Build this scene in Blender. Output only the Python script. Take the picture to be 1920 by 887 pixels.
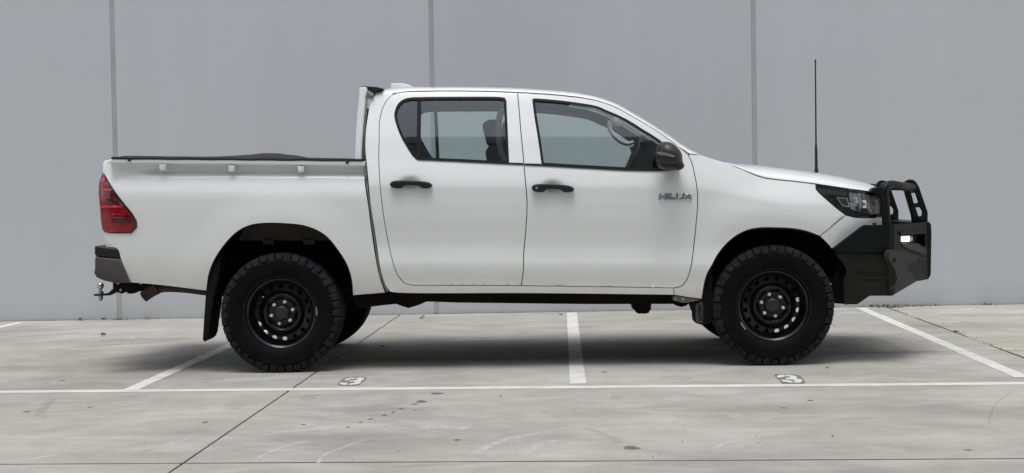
import bpy, bmesh, math, random
import numpy as np
from mathutils import Vector, Matrix
from mathutils.geometry import delaunay_2d_cdt

random.seed(7)
rng = np.random.default_rng(7)
SC = bpy.context.scene
for o in list(bpy.data.objects):
    bpy.data.objects.remove(o)
COL = SC.collection

# ------------------------------------------------------------------ camera
CAM_POS = np.array([0.1233, -10.0267, 1.1038])
YAW, PITCH, ROLL, FPX = 0.0223, 0.0297, 0.0173, 2749.1
PW, PH = 1920.0, 887.0


def cam_axes():
    f = np.array([-math.sin(YAW) * math.cos(PITCH), math.cos(YAW) * math.cos(PITCH), -math.sin(PITCH)])
    r = np.array([math.cos(YAW), math.sin(YAW), 0.0])
    u = np.cross(r, f)
    c, s = math.cos(ROLL), math.sin(ROLL)
    return c * r - s * u, s * r + c * u, f


CR, CU, CF = cam_axes()
cam_data = bpy.data.cameras.new("camera")
cam = bpy.data.objects.new("camera", cam_data)
COL.objects.link(cam)
M = Matrix.Identity(4)
for i in range(3):
    M[i][0], M[i][1], M[i][2], M[i][3] = CR[i], CU[i], -CF[i], CAM_POS[i]
cam.matrix_world = M
cam_data.sensor_width = 36.0
cam_data.lens = FPX / PW * 36.0
cam_data.clip_start = 0.05
cam_data.clip_end = 2000.0
SC.camera = cam
SC.render.resolution_x, SC.render.resolution_y = 1024, 473

# ------------------------------------------------------------------ sky, sun, exposure
SUN_ELEV, SUN_AZ = math.radians(76), math.radians(190)     # azimuth measured from +Y clockwise
world = bpy.data.worlds.new("World")
SC.world = world
world.use_nodes = True
wn = world.node_tree.nodes
wl = world.node_tree.links
wn.clear()
sky = wn.new("ShaderNodeTexSky")
sky.sky_type = 'NISHITA'
sky.sun_disc = False
sky.sun_elevation = SUN_ELEV
sky.sun_rotation = SUN_AZ
sky.air_density = 1.0
sky.dust_density = 1.5
sky.ozone_density = 1.0
hs = wn.new("ShaderNodeHueSaturation")
hs.inputs['Saturation'].default_value = 0.24               # cloud deck: nearly neutral light
bg = wn.new("ShaderNodeBackground")
bg.inputs['Strength'].default_value = 0.15
wo = wn.new("ShaderNodeOutputWorld")
wl.new(sky.outputs[0], hs.inputs['Color'])
wl.new(hs.outputs[0], bg.inputs['Color'])
wl.new(bg.outputs[0], wo.inputs['Surface'])

sun_data = bpy.data.lights.new("sun", 'SUN')
sun_data.energy = 1.1
sun_data.angle = math.radians(30)
sun_data.color = (1.0, 0.98, 0.95)
sun = bpy.data.objects.new("sun", sun_data)
COL.objects.link(sun)
sd = Vector((math.sin(SUN_AZ) * math.cos(SUN_ELEV), math.cos(SUN_AZ) * math.cos(SUN_ELEV), math.sin(SUN_ELEV)))
sun.rotation_euler = sd.to_track_quat('Z', 'Y').to_euler()
sun.location = sd * 30

vs = SC.view_settings
vs.view_transform = 'Standard'
vs.look = 'None'
vs.exposure = 0.55
vs.gamma = 1.0
vs.use_curve_mapping = False


# ------------------------------------------------------------------ unprojection of photo pixels into the place
def ray(px, py):
    return (px - PW / 2) / FPX * CR + (PH / 2 - py) / FPX * CU + CF


def P(px, py, Y):
    """point where a sight line meets the vertical plane y = Y"""
    v = ray(px, py)
    t = (Y - CAM_POS[1]) / v[1]
    return CAM_POS + v * t


def G(px, py, z=0.0):
    v = ray(px, py)
    t = (z - CAM_POS[2]) / v[2]
    p = CAM_POS + v * t
    return np.array([p[0], p[1], z])


def Ppl(px, py, p0, n):
    v = ray(px, py)
    p0 = np.asarray(p0, float)
    n = np.asarray(n, float)
    t = ((p0 - CAM_POS) @ n) / (v @ n)
    return CAM_POS + v * t


def project(p):
    d = np.asarray(p, float) - CAM_POS
    z = d @ CF
    return PW / 2 + FPX * (d @ CR) / z, PH / 2 - FPX * (d @ CU) / z


# ------------------------------------------------------------------ material helpers
def mat(name, col=(0.5, 0.5, 0.5), rough=0.5, metal=0.0, spec=0.5, coat=0.0, coat_rough=0.03,
        emit=None, emit_s=0.0, var=0.0, var_scale=8.0, bump=0.0, bump_scale=60.0, rough_var=0.0):
    m = bpy.data.materials.new(name)
    m.use_nodes = True
    nt = m.node_tree
    b = nt.nodes["Principled BSDF"]
    b.inputs['Base Color'].default_value = (*col, 1)
    b.inputs['Roughness'].default_value = rough
    b.inputs['Metallic'].default_value = metal
    b.inputs['Specular IOR Level'].default_value = spec
    b.inputs['Coat Weight'].default_value = coat
    b.inputs['Coat Roughness'].default_value = coat_rough
    if emit:
        b.inputs['Emission Color'].default_value = (*emit, 1)
        b.inputs['Emission Strength'].default_value = emit_s
    if var or bump or rough_var:
        tc = nt.nodes.new("ShaderNodeTexCoord")
        n = nt.nodes.new("ShaderNodeTexNoise")
        n.inputs['Scale'].default_value = var_scale
        n.inputs['Detail'].default_value = 6
        nt.links.new(tc.outputs['Object'], n.inputs['Vector'])
        if var:
            mr = nt.nodes.new("ShaderNodeMapRange")
            mr.inputs['From Min'].default_value = 0.3
            mr.inputs['From Max'].default_value = 0.7
            mr.inputs['To Min'].default_value = 1 - var
            mr.inputs['To Max'].default_value = 1 + var
            nt.links.new(n.outputs['Fac'], mr.inputs['Value'])
            mx = nt.nodes.new("ShaderNodeVectorMath")
            mx.operation = 'SCALE'
            mx.inputs[0].default_value = col
            nt.links.new(mr.outputs[0], mx.inputs['Scale'])
            nt.links.new(mx.outputs[0], b.inputs['Base Color'])
        if rough_var:
            mr2 = nt.nodes.new("ShaderNodeMapRange")
            mr2.inputs['From Min'].default_value = 0.3
            mr2.inputs['From Max'].default_value = 0.7
            mr2.inputs['To Min'].default_value = max(0.02, rough - rough_var)
            mr2.inputs['To Max'].default_value = min(1, rough + rough_var)
            nt.links.new(n.outputs['Fac'], mr2.inputs['Value'])
            nt.links.new(mr2.outputs[0], b.inputs['Roughness'])
        if bump:
            n2 = nt.nodes.new("ShaderNodeTexNoise")
            n2.inputs['Scale'].default_value = bump_scale
            n2.inputs['Detail'].default_value = 4
            nt.links.new(tc.outputs['Object'], n2.inputs['Vector'])
            bp = nt.nodes.new("ShaderNodeBump")
            bp.inputs['Strength'].default_value = bump
            bp.inputs['Distance'].default_value = 0.004
            nt.links.new(n2.outputs['Fac'], bp.inputs['Height'])
            nt.links.new(bp.outputs[0], b.inputs['Normal'])
    return m


def glass_mat(name, tint, ior=1.5):
    """thin automotive glass: each face of the slab tints what passes and mirrors by Fresnel"""
    m = bpy.data.materials.new(name)
    m.use_nodes = True
    nt = m.node_tree
    nt.nodes.clear()
    out = nt.nodes.new("ShaderNodeOutputMaterial")
    tr = nt.nodes.new("ShaderNodeBsdfTransparent")
    tr.inputs['Color'].default_value = (*tint, 1)
    gl = nt.nodes.new("ShaderNodeBsdfGlossy")
    gl.inputs['Roughness'].default_value = 0.012
    gl.inputs['Color'].default_value = (0.95, 0.98, 1, 1)
    fr = nt.nodes.new("ShaderNodeFresnel")
    fr.inputs['IOR'].default_value = ior
    mx = nt.nodes.new("ShaderNodeMixShader")
    nt.links.new(fr.outputs[0], mx.inputs[0])
    nt.links.new(tr.outputs[0], mx.inputs[1])
    nt.links.new(gl.outputs[0], mx.inputs[2])
    nt.links.new(mx.outputs[0], out.inputs['Surface'])
    return m


def paint_mat():
    m = mat('white_paint', (0.845, 0.857, 0.86), 0.42, 0, 0.35, coat=0.9, coat_rough=0.035)
    nt = m.node_tree
    b = nt.nodes["Principled BSDF"]
    tc = nt.nodes.new("ShaderNodeTexCoord")
    # faint road dust, heavier in a splash band along the lower edges
    sep = nt.nodes.new("ShaderNodeSeparateXYZ")
    nt.links.new(tc.outputs['Object'], sep.inputs[0])
    mr = nt.nodes.new("ShaderNodeMapRange")
    mr.inputs['From Min'].default_value = 0.44
    mr.inputs['From Max'].default_value = 0.80
    mr.inputs['To Min'].default_value = 0.36
    mr.inputs['To Max'].default_value = 0.03
    nt.links.new(sep.outputs['Z'], mr.inputs['Value'])
    n = nt.nodes.new("ShaderNodeTexNoise")
    n.inputs['Scale'].default_value = 7
    n.inputs['Detail'].default_value = 8
    n.inputs['Roughness'].default_value = 0.65
    nt.links.new(tc.outputs['Object'], n.inputs['Vector'])
    mu = nt.nodes.new("ShaderNodeMath")
    mu.operation = 'MULTIPLY'
    nt.links.new(mr.outputs[0], mu.inputs[0])
    nt.links.new(n.outputs['Fac'], mu.inputs[1])
    mx = nt.nodes.new("ShaderNodeMix")
    mx.data_type = 'RGBA'
    mx.inputs['A'].default_value = (0.845, 0.857, 0.86, 1)
    mx.inputs['B'].default_value = (0.38, 0.33, 0.25, 1)
    nt.links.new(mu.outputs[0], mx.inputs['Factor'])
    nt.links.new(mx.outputs['Result'], b.inputs['Base Color'])
    # very slight orange peel
    n2 = nt.nodes.new("ShaderNodeTexNoise")
    n2.inputs['Scale'].default_value = 5
    nt.links.new(tc.outputs['Object'], n2.inputs['Vector'])
    bp = nt.nodes.new("ShaderNodeBump")
    bp.inputs['Strength'].default_value = 0.05
    bp.inputs['Distance'].default_value = 0.01
    nt.links.new(n2.outputs['Fac'], bp.inputs['Height'])
    nt.links.new(bp.outputs[0], b.inputs['Coat Normal'])
    return m


MAT = {}
MAT['paint'] = paint_mat()
MAT['black_gap'] = mat('gap_black', (0.012, 0.012, 0.013), 0.9, spec=0.1)
MAT['rubber'] = mat('rubber_seal', (0.007, 0.0075, 0.008), 0.6, spec=0.22)
MAT['tyre'] = mat('tyre_rubber', (0.0048, 0.0048, 0.0054), 0.75, spec=0.10, var=0.35, var_scale=14, bump=0.2, bump_scale=120)
MAT['rim'] = mat('gloss_black_steel', (0.0032, 0.0032, 0.004), 0.30, spec=0.35, coat=0.25, coat_rough=0.10, var=0.3, var_scale=20)
MAT['liner'] = mat('arch_liner', (0.006, 0.006, 0.006), 0.9, spec=0.1, var=0.4, var_scale=9)
MAT['plastic'] = mat('black_plastic', (0.012, 0.0125, 0.014), 0.45, spec=0.4, bump=0.1, bump_scale=300)
MAT['mirror_cap'] = mat('dark_grey_plastic', (0.030, 0.028, 0.029), 0.4, spec=0.4, var=0.08)
MAT['grey_plastic'] = mat('weathered_grey_plastic', (0.062, 0.058, 0.057), 0.55, spec=0.4, var=0.12, var_scale=5, bump=0.12, bump_scale=260)
MAT['steel_black'] = mat('powder_coat_black', (0.0045, 0.005, 0.006), 0.42, spec=0.25, var=0.25, var_scale=6, bump=0.05, bump_scale=350)
MAT['steel_dirty'] = mat('dusty_bumper_black', (0.012, 0.0118, 0.0115), 0.55, spec=0.25, var=0.4, var_scale=5, bump=0.12, bump_scale=250)
MAT['chassis'] = mat('underbody_black', (0.010, 0.009, 0.008), 0.85, spec=0.15, var=0.5, var_scale=6)
MAT['rust'] = mat('rusty_exhaust', (0.075, 0.055, 0.045), 0.75, spec=0.3, var=0.4, var_scale=12)
MAT['lamp_pale'] = mat('lamp_reflector', (0.82, 0.84, 0.86), 0.2, metal=0.15)  # brightness of sky-reflecting chrome put into a pale, hardly metallic base
MAT['lamp_white'] = mat('bright_reflector', (0.88, 0.88, 0.89), 0.25, metal=0.2)  # near-white base stands in for sky reflected in the lamp
MAT['chrome'] = mat('chrome', (0.85, 0.86, 0.88), 0.09, metal=1.0)
MAT['steel'] = mat('zinc_steel', (0.55, 0.54, 0.51), 0.32, metal=1.0, var=0.3, var_scale=30)
MAT['red'] = mat('red_lens', (0.27, 0.004, 0.009), 0.12, spec=0.4, coat=0.35, coat_rough=0.03)
MAT['red_bright'] = mat('red_reflector', (0.66, 0.025, 0.05), 0.18, spec=0.4, coat=0.3)
MAT['red_dark'] = mat('dark_red_lens', (0.075, 0.003, 0.006), 0.16, spec=0.4, coat=0.3)
MAT['lamp_black'] = mat('lamp_bezel', (0.014, 0.015, 0.020), 0.14, spec=0.6, coat=0.5)
MAT['bezel_grey'] = mat('lamp_bezel_grey', (0.075, 0.078, 0.088), 0.25, spec=0.6)
MAT['amber'] = mat('amber_reflector', (0.86, 0.76, 0.68), 0.25, metal=0.2)
MAT['led'] = mat('lit_lamp', (0.9, 0.9, 0.85), 0.3, emit=(1.0, 0.97, 0.86), emit_s=1.7)
MAT['canvas'] = mat('black_canvas', (0.028, 0.028, 0.030), 0.75, spec=0.3, var=0.15, bump=0.3, bump_scale=500)
MAT['trim'] = mat('cabin_trim', (0.035, 0.037, 0.039), 0.8, spec=0.25, var=0.06)
MAT['trim_light'] = mat('cabin_trim_light', (0.42, 0.43, 0.43), 0.8, spec=0.25)
MAT['trim_dark'] = mat('cabin_dash', (0.022, 0.023, 0.025), 0.7, spec=0.3)
MAT['seat'] = mat('seat_cloth', (0.020, 0.020, 0.023), 0.95, spec=0.15, bump=0.2, bump_scale=200)
MAT['glass'] = glass_mat('window_glass', (0.905, 0.95, 0.945), 1.6)
MAT['glass_dark'] = glass_mat('privacy_glass', (0.50, 0.53, 0.54))
MAT['clear'] = glass_mat('lamp_lens', (0.97, 0.975, 0.98), 1.45)


# ------------------------------------------------------------------ mesh helpers
def mk(name, verts, faces, m, parent=None, smooth=True, sharp=38, loc=None):
    me = bpy.data.meshes.new(name)
    me.from_pydata([tuple(map(float, v)) for v in verts], [], faces)
    if m is not None:
        me.materials.append(m if not isinstance(m, str) else MAT[m])
    me.update()
    if smooth:
        for p in me.polygons:
            p.use_smooth = True
        if sharp:
            me.set_sharp_from_angle(angle=math.radians(sharp))
    o = bpy.data.objects.new(name, me)
    COL.objects.link(o)
    if parent is not None:
        o.parent = parent
    if loc is not None:
        o.location = loc
    return o


def mk_bm(name, bm, m, parent=None, smooth=True, sharp=38, loc=None):
    bmesh.ops.recalc_face_normals(bm, faces=bm.faces)
    me = bpy.data.meshes.new(name)
    bm.to_mesh(me)
    bm.free()
    me.materials.append(MAT[m] if isinstance(m, str) else m)
    if smooth:
        for p in me.polygons:
            p.use_smooth = True
        if sharp:
            me.set_sharp_from_angle(angle=math.radians(sharp))
    o = bpy.data.objects.new(name, me)
    COL.objects.link(o)
    if parent is not None:
        o.parent = parent
    if loc is not None:
        o.location = loc
    return o


def empty(name, loc=(0, 0, 0)):
    o = bpy.data.objects.new(name, None)
    COL.objects.link(o)
    o.location = loc
    return o


def tag(o, label=None, cat=None, group=None, kind=None):
    if label:
        o['label'] = label
    if cat:
        o['category'] = cat
    if group:
        o['group'] = group
    if kind:
        o['kind'] = kind
    return o


def spline(pts, step=0.012, closed=False):
    """Catmull-Rom through 2-D or 3-D points, resampled about every step"""
    pts = [np.asarray(p, float) for p in pts]
    n = len(pts)
    if n < 3 and not closed:
        L = np.linalg.norm(pts[-1] - pts[0])
        k = max(1, int(L / step))
        return [pts[0] + (pts[-1] - pts[0]) * i / k for i in range(k + 1)]
    out = []
    segs = n if closed else n - 1
    for i in range(segs):
        p1, p2 = pts[i], pts[(i + 1) % n]
        p0 = pts[(i - 1) % n] if (closed or i > 0) else 2 * p1 - p2
        p3 = pts[(i + 2) % n] if (closed or i + 2 < n) else 2 * p2 - p1
        L = np.linalg.norm(p2 - p1)
        k = max(1, int(round(L / step)))
        # centripetal parametrisation
        a = 0.5
        t0 = 0.0
        t1 = t0 + max(1e-6, np.linalg.norm(p1 - p0)) ** a
        t2 = t1 + max(1e-6, np.linalg.norm(p2 - p1)) ** a
        t3 = t2 + max(1e-6, np.linalg.norm(p3 - p2)) ** a
        for j in range(k):
            t = t1 + (t2 - t1) * j / k
            A1 = (t1 - t) / (t1 - t0) * p0 + (t - t0) / (t1 - t0) * p1
            A2 = (t2 - t) / (t2 - t1) * p1 + (t - t1) / (t2 - t1) * p2
            A3 = (t3 - t) / (t3 - t2) * p2 + (t - t2) / (t3 - t2) * p3
            B1 = (t2 - t) / (t2 - t0) * A1 + (t - t0) / (t2 - t0) * A2
            B2 = (t3 - t) / (t3 - t1) * A2 + (t - t1) / (t3 - t1) * A3
            out.append((t2 - t) / (t2 - t1) * B1 + (t - t1) / (t2 - t1) * B2)
    if not closed:
        out.append(pts[-1])
    return out


def join(*chains):
    """closed outline out of open chains that meet at their ends"""
    out = []
    for c in chains:
        for p in c:
            if not out or np.linalg.norm(np.asarray(p) - out[-1]) > 1e-5:
                out.append(np.asarray(p, float))
    if np.linalg.norm(out[0] - out[-1]) < 1e-5:
        out.pop()
    return out


def area2(poly):
    a = np.array(poly)
    x, y = a[:, 0], a[:, 1]
    return 0.5 * np.sum(x * np.roll(y, -1) - np.roll(x, -1) * y)


def inset(poly, d):
    """move each vertex of a closed outline inward by d (outward if negative)"""
    a = np.array(poly)
    if area2(a) < 0:
        a = a[::-1]
    prv, nxt = np.roll(a, 1, 0), np.roll(a, -1, 0)
    e1 = a - prv
    e2 = nxt - a
    e1 /= np.maximum(1e-9, np.linalg.norm(e1, axis=1))[:, None]
    e2 /= np.maximum(1e-9, np.linalg.norm(e2, axis=1))[:, None]
    n1 = np.stack([-e1[:, 1], e1[:, 0]], 1)
    n2 = np.stack([-e2[:, 1], e2[:, 0]], 1)
    n = n1 + n2
    ln = np.maximum(0.5, np.sum(n * n, axis=1) / 2)
    return [p for p in a + n / ln[:, None] * d]


def in_poly(pts, poly):
    pts = np.asarray(pts, float)
    poly = np.asarray(poly, float)
    x, y = pts[:, 0], pts[:, 1]
    res = np.zeros(len(pts), bool)
    x1, y1 = poly[-1]
    for x2, y2 in poly:
        c = ((y1 > y) != (y2 > y))
        with np.errstate(divide='ignore', invalid='ignore'):
            xi = (x2 - x1) * (y - y1) / (y2 - y1 + 1e-15) + x1
        res ^= c & (x < xi)
        x1, y1 = x2, y2
    return res


def mesh2d(outline, holes=(), grid=0.022):
    """triangulate an outline with holes; returns verts, faces, boundary loops"""
    loops = [list(outline)] + [list(h) for h in holes]
    V, Ed = [], []
    for lp in loops:
        b = len(V)
        V += [np.asarray(p) for p in lp]
        Ed += [(b + i, b + (i + 1) % len(lp)) for i in range(len(lp))]
    nb = len(V)
    a = np.array(outline)
    x0, z0 = a.min(0)
    x1, z1 = a.max(0)
    if grid:
        gx = np.arange(x0 + grid / 2, x1, grid)
        gz = np.arange(z0 + grid / 2, z1, grid * 0.866)
        pts = np.array([(x + (grid / 2 if j % 2 else 0), z) for j, z in enumerate(gz) for x in gx])
        if len(pts):
            keep = in_poly(pts, outline)
            for h in holes:
                keep &= ~in_poly(pts, h)
            pts = pts[keep]
            bp = np.array(V)
            if len(pts):
                d = np.min(np.linalg.norm(pts[:, None, :] - bp[None, :, :], axis=2), axis=1)
                pts = pts[d > grid * 0.45]
                V += list(pts)
    r = delaunay_2d_cdt([Vector((float(p[0]), float(p[1]))) for p in V], Ed, [], 0, 1e-7, True)
    ov, oe, of, orig = r[0], r[1], r[2], r[3]
    ov = np.array([(v.x, v.y) for v in ov])
    cent = np.array([ov[list(f)].mean(0) for f in of])
    keep = in_poly(cent, outline)
    for h in holes:
        keep &= ~in_poly(cent, h)
    faces = [tuple(f) for f, k in zip(of, keep) if k]
    # map input boundary to output verts
    o2n = {}
    for i, ol in enumerate(orig):
        for j in ol:
            o2n[j] = i
    bl = []
    b = 0
    for lp in loops:
        bl.append([o2n.get(b + i, 0) for i in range(len(lp))])
        b += len(lp)
    return ov, faces, bl


def panel(name, outline, yfun, m, parent, side, holes=(), grid=0.022, flange=0.016, thick=0.0, back=False, sharp=None):
    """sheet cut to outline (x,z) laid on the body surface y = side*yfun(x,z), edges folded inward by flange"""
    if area2(outline) < 0:
        outline = outline[::-1]
    ov, faces, bl = mesh2d(outline, holes, grid)
    y = np.array([yfun(p[0], p[1]) for p in ov])
    verts = [(p[0], side * yy, p[1]) for p, yy in zip(ov, y)]
    F = []
    for f in faces:
        a, b, c = [ov[i] for i in f[:3]]
        ccw = (b[0] - a[0]) * (c[1] - a[1]) - (b[1] - a[1]) * (c[0] - a[0]) > 0
        # counter-clockwise in x,z faces -y
        f2 = list(f) if ccw else list(f)[::-1]
        F.append(tuple(f2) if side < 0 else tuple(f2[::-1]))
    nfront = len(F)
    if flange:
        for k, lp in enumerate(bl):
            b = len(verts)
            n = len(lp)
            for i in lp:
                verts.append(verts[i])
            for i in lp:
                v = verts[i]
                verts.append((v[0], v[1] - side * flange, v[2]))
            for i in range(n):
                j = (i + 1) % n
                q = (b + i, b + n + i, b + n + j, b + j)
                F.append(q)
    if back:
        b = len(verts)
        for i in range(len(ov)):
            v = verts[i]
            verts.append((v[0], v[1] - side * flange, v[2]))
        F += [tuple(b + i for i in f[::-1]) for f in F[:nfront]]
    o = mk(name, verts, F, m, parent, sharp=sharp)
    return o


def prism(name, outline, y0, y1, m, parent, bevel=0.0, seg=2, holes=(), sharp=38):
    """outline in x,z extruded between y0 (outer) and y1"""
    bm = bmesh.new()
    ov, faces, bl = mesh2d(outline, holes, 0)
    va = [bm.verts.new((p[0], y0, p[1])) for p in ov]
    vb = [bm.verts.new((p[0], y1, p[1])) for p in ov]
    for f in faces:
        bm.faces.new([va[i] for i in f])
        bm.faces.new([vb[i] for i in f[::-1]])
    rim = []
    for lp in bl:
        n = len(lp)
        for i in range(n):
            j = (i + 1) % n
            if lp[i] == lp[j]:
                continue
            try:
                bm.faces.new([va[lp[i]], va[lp[j]], vb[lp[j]], vb[lp[i]]])
            except ValueError:
                pass
    bmesh.ops.recalc_face_normals(bm, faces=bm.faces)
    bmesh.ops.dissolve_limit(bm, angle_limit=0.01, verts=bm.verts, edges=bm.edges)
    if bevel:
        ed = [e for e in bm.edges if len(e.link_faces) == 2 and e.calc_face_angle(0) > 0.6 and
              abs(e.verts[0].co.y - e.verts[1].co.y) < 1e-6]
        bmesh.ops.bevel(bm, geom=ed, offset=bevel, segments=seg, profile=0.5, affect='EDGES', clamp_overlap=True)
    return mk_bm(name, bm, m, parent, sharp=sharp)


def box(name, c, s, m, parent, bevel=0.0, rot=None, seg=2, sharp=38, taper=None):
    bm = bmesh.new()
    bmesh.ops.create_cube(bm, size=1.0)
    for v in bm.verts:
        v.co = Vector((v.co.x * s[0], v.co.y * s[1], v.co.z * s[2]))
        if taper and v.co.z > 0:
            v.co.x *= taper[0]
            v.co.y *= taper[1]
    if bevel:
        bmesh.ops.bevel(bm, geom=list(bm.edges), offset=bevel, segments=seg, profile=0.5, affect='EDGES', clamp_overlap=True)
    if rot is not None:
        bmesh.ops.rotate(bm, verts=bm.verts, cent=(0, 0, 0), matrix=rot)
    bmesh.ops.translate(bm, verts=bm.verts, vec=c)
    return mk_bm(name, bm, m, parent, sharp=sharp)


def tube_geo(pts, rad, n=14, caps=True):
    pts = [np.asarray(p, float) for p in pts]
    rads = rad if hasattr(rad, '__len__') else [rad] * len(pts)
    V, F = [], []
    up = np.array([0.0, 0, 1])
    prevn = None
    for i, p in enumerate(pts):
        t = pts[min(i + 1, len(pts) - 1)] - pts[max(i - 1, 0)]
        t /= max(1e-9, np.linalg.norm(t))
        if prevn is None:
            a = up if abs(t[2]) < 0.9 else np.array([1.0, 0, 0])
            nn = np.cross(t, a)
        else:
            nn = prevn - t * (prevn @ t)
        nn /= np.linalg.norm(nn)
        prevn = nn
        b = np.cross(t, nn)
        for k in range(n):
            a = 2 * math.pi * k / n
            V.append(p + rads[i] * (math.cos(a) * nn + math.sin(a) * b))
    for i in range(len(pts) - 1):
        for k in range(n):
            F.append((i * n + k, i * n + (k + 1) % n, (i + 1) * n + (k + 1) % n, (i + 1) * n + k))
    if caps:
        F.append(tuple(range(n))[::-1])
        F.append(tuple((len(pts) - 1) * n + k for k in range(n)))
    return V, F


def tube(name, pts, rad, m, parent, n=14, smooth_path=True, step=0.02):
    if smooth_path and len(pts) > 2:
        pts = spline(pts, step)
    V, F = tube_geo(pts, rad, n)
    return mk(name, V, F, m, parent, sharp=50)


def lathe_geo(prof, n=64, closed=False):
    """profile of (r, y) turned about the y axis"""
    V, F = [], []
    k = len(prof)
    for i in range(n):
        a = 2 * math.pi * i / n
        for r, y in prof:
            V.append((r * math.cos(a), y, r * math.sin(a)))
    for i in range(n):
        j = (i + 1) % n
        for q in range(k - 1 if not closed else k):
            q2 = (q + 1) % k
            F.append((i * k + q, i * k + q2, j * k + q2, j * k + q))
    return V, F


def dome(name, outline, y0, y1, m, parent, rings=7, power=2.4, shrink=0.0, lean=(0, 0)):
    """rounded solid over an outline, from y0 (base) out to y1"""
    a = np.array(outline)
    if area2(a) < 0:
        a = a[::-1]
    c = a.mean(0)
    V, F = [], []
    n = len(a)
    for k in range(rings + 1):
        t = k / rings
        s = shrink + (1 - shrink) * (1 - t ** power) ** (1 / power) if k < rings else shrink + 0.02
        y = y0 + (y1 - y0) * t
        for p in a:
            q = c + (p - c) * s + np.array(lean) * t
            V.append((q[0], y, q[1]))
    for k in range(rings):
        for i in range(n):
            j = (i + 1) % n
            F.append((k * n + i, k * n + j, (k + 1) * n + j, (k + 1) * n + i))
    F.append(tuple(range(rings * n, rings * n + n)))
    F.append(tuple(range(n))[::-1])
    if y1 > y0:
        F = [f[::-1] for f in F]
    return mk(name, V, F, m, parent, sharp=55)


def sstep(a, b, x):
    t = min(1.0, max(0.0, (x - a) / (b - a)))
    return t * t * (3 - 2 * t)


def pchip(xs, ys):
    xs, ys = np.array(xs, float), np.array(ys, float)
    h = np.diff(xs)
    d = np.diff(ys) / h
    m = np.zeros(len(xs))
    for i in range(1, len(xs) - 1):
        if d[i - 1] * d[i] > 0:
            w1, w2 = 2 * h[i] + h[i - 1], h[i] + 2 * h[i - 1]
            m[i] = (w1 + w2) / (w1 / d[i - 1] + w2 / d[i])
    m[0], m[-1] = d[0], d[-1]

    def f(x):
        x = min(max(x, xs[0]), xs[-1])
        i = min(len(h) - 1, max(0, int(np.searchsorted(xs, x)) - 1))
        t = (x - xs[i]) / h[i]
        return ((1 + 2 * t) * (1 - t) ** 2 * ys[i] + t * (1 - t) ** 2 * h[i] * m[i] +
                t * t * (3 - 2 * t) * ys[i + 1] + t * t * (t - 1) * h[i] * m[i + 1])
    return f


# ================================================================== THE SETTING
exec_setting = True
WALL_K, WALL_Y = 0.018, 3.47        # wall line: y = WALL_Y + WALL_K * x


def wall_y(x):
    return WALL_Y + WALL_K * x


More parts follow.
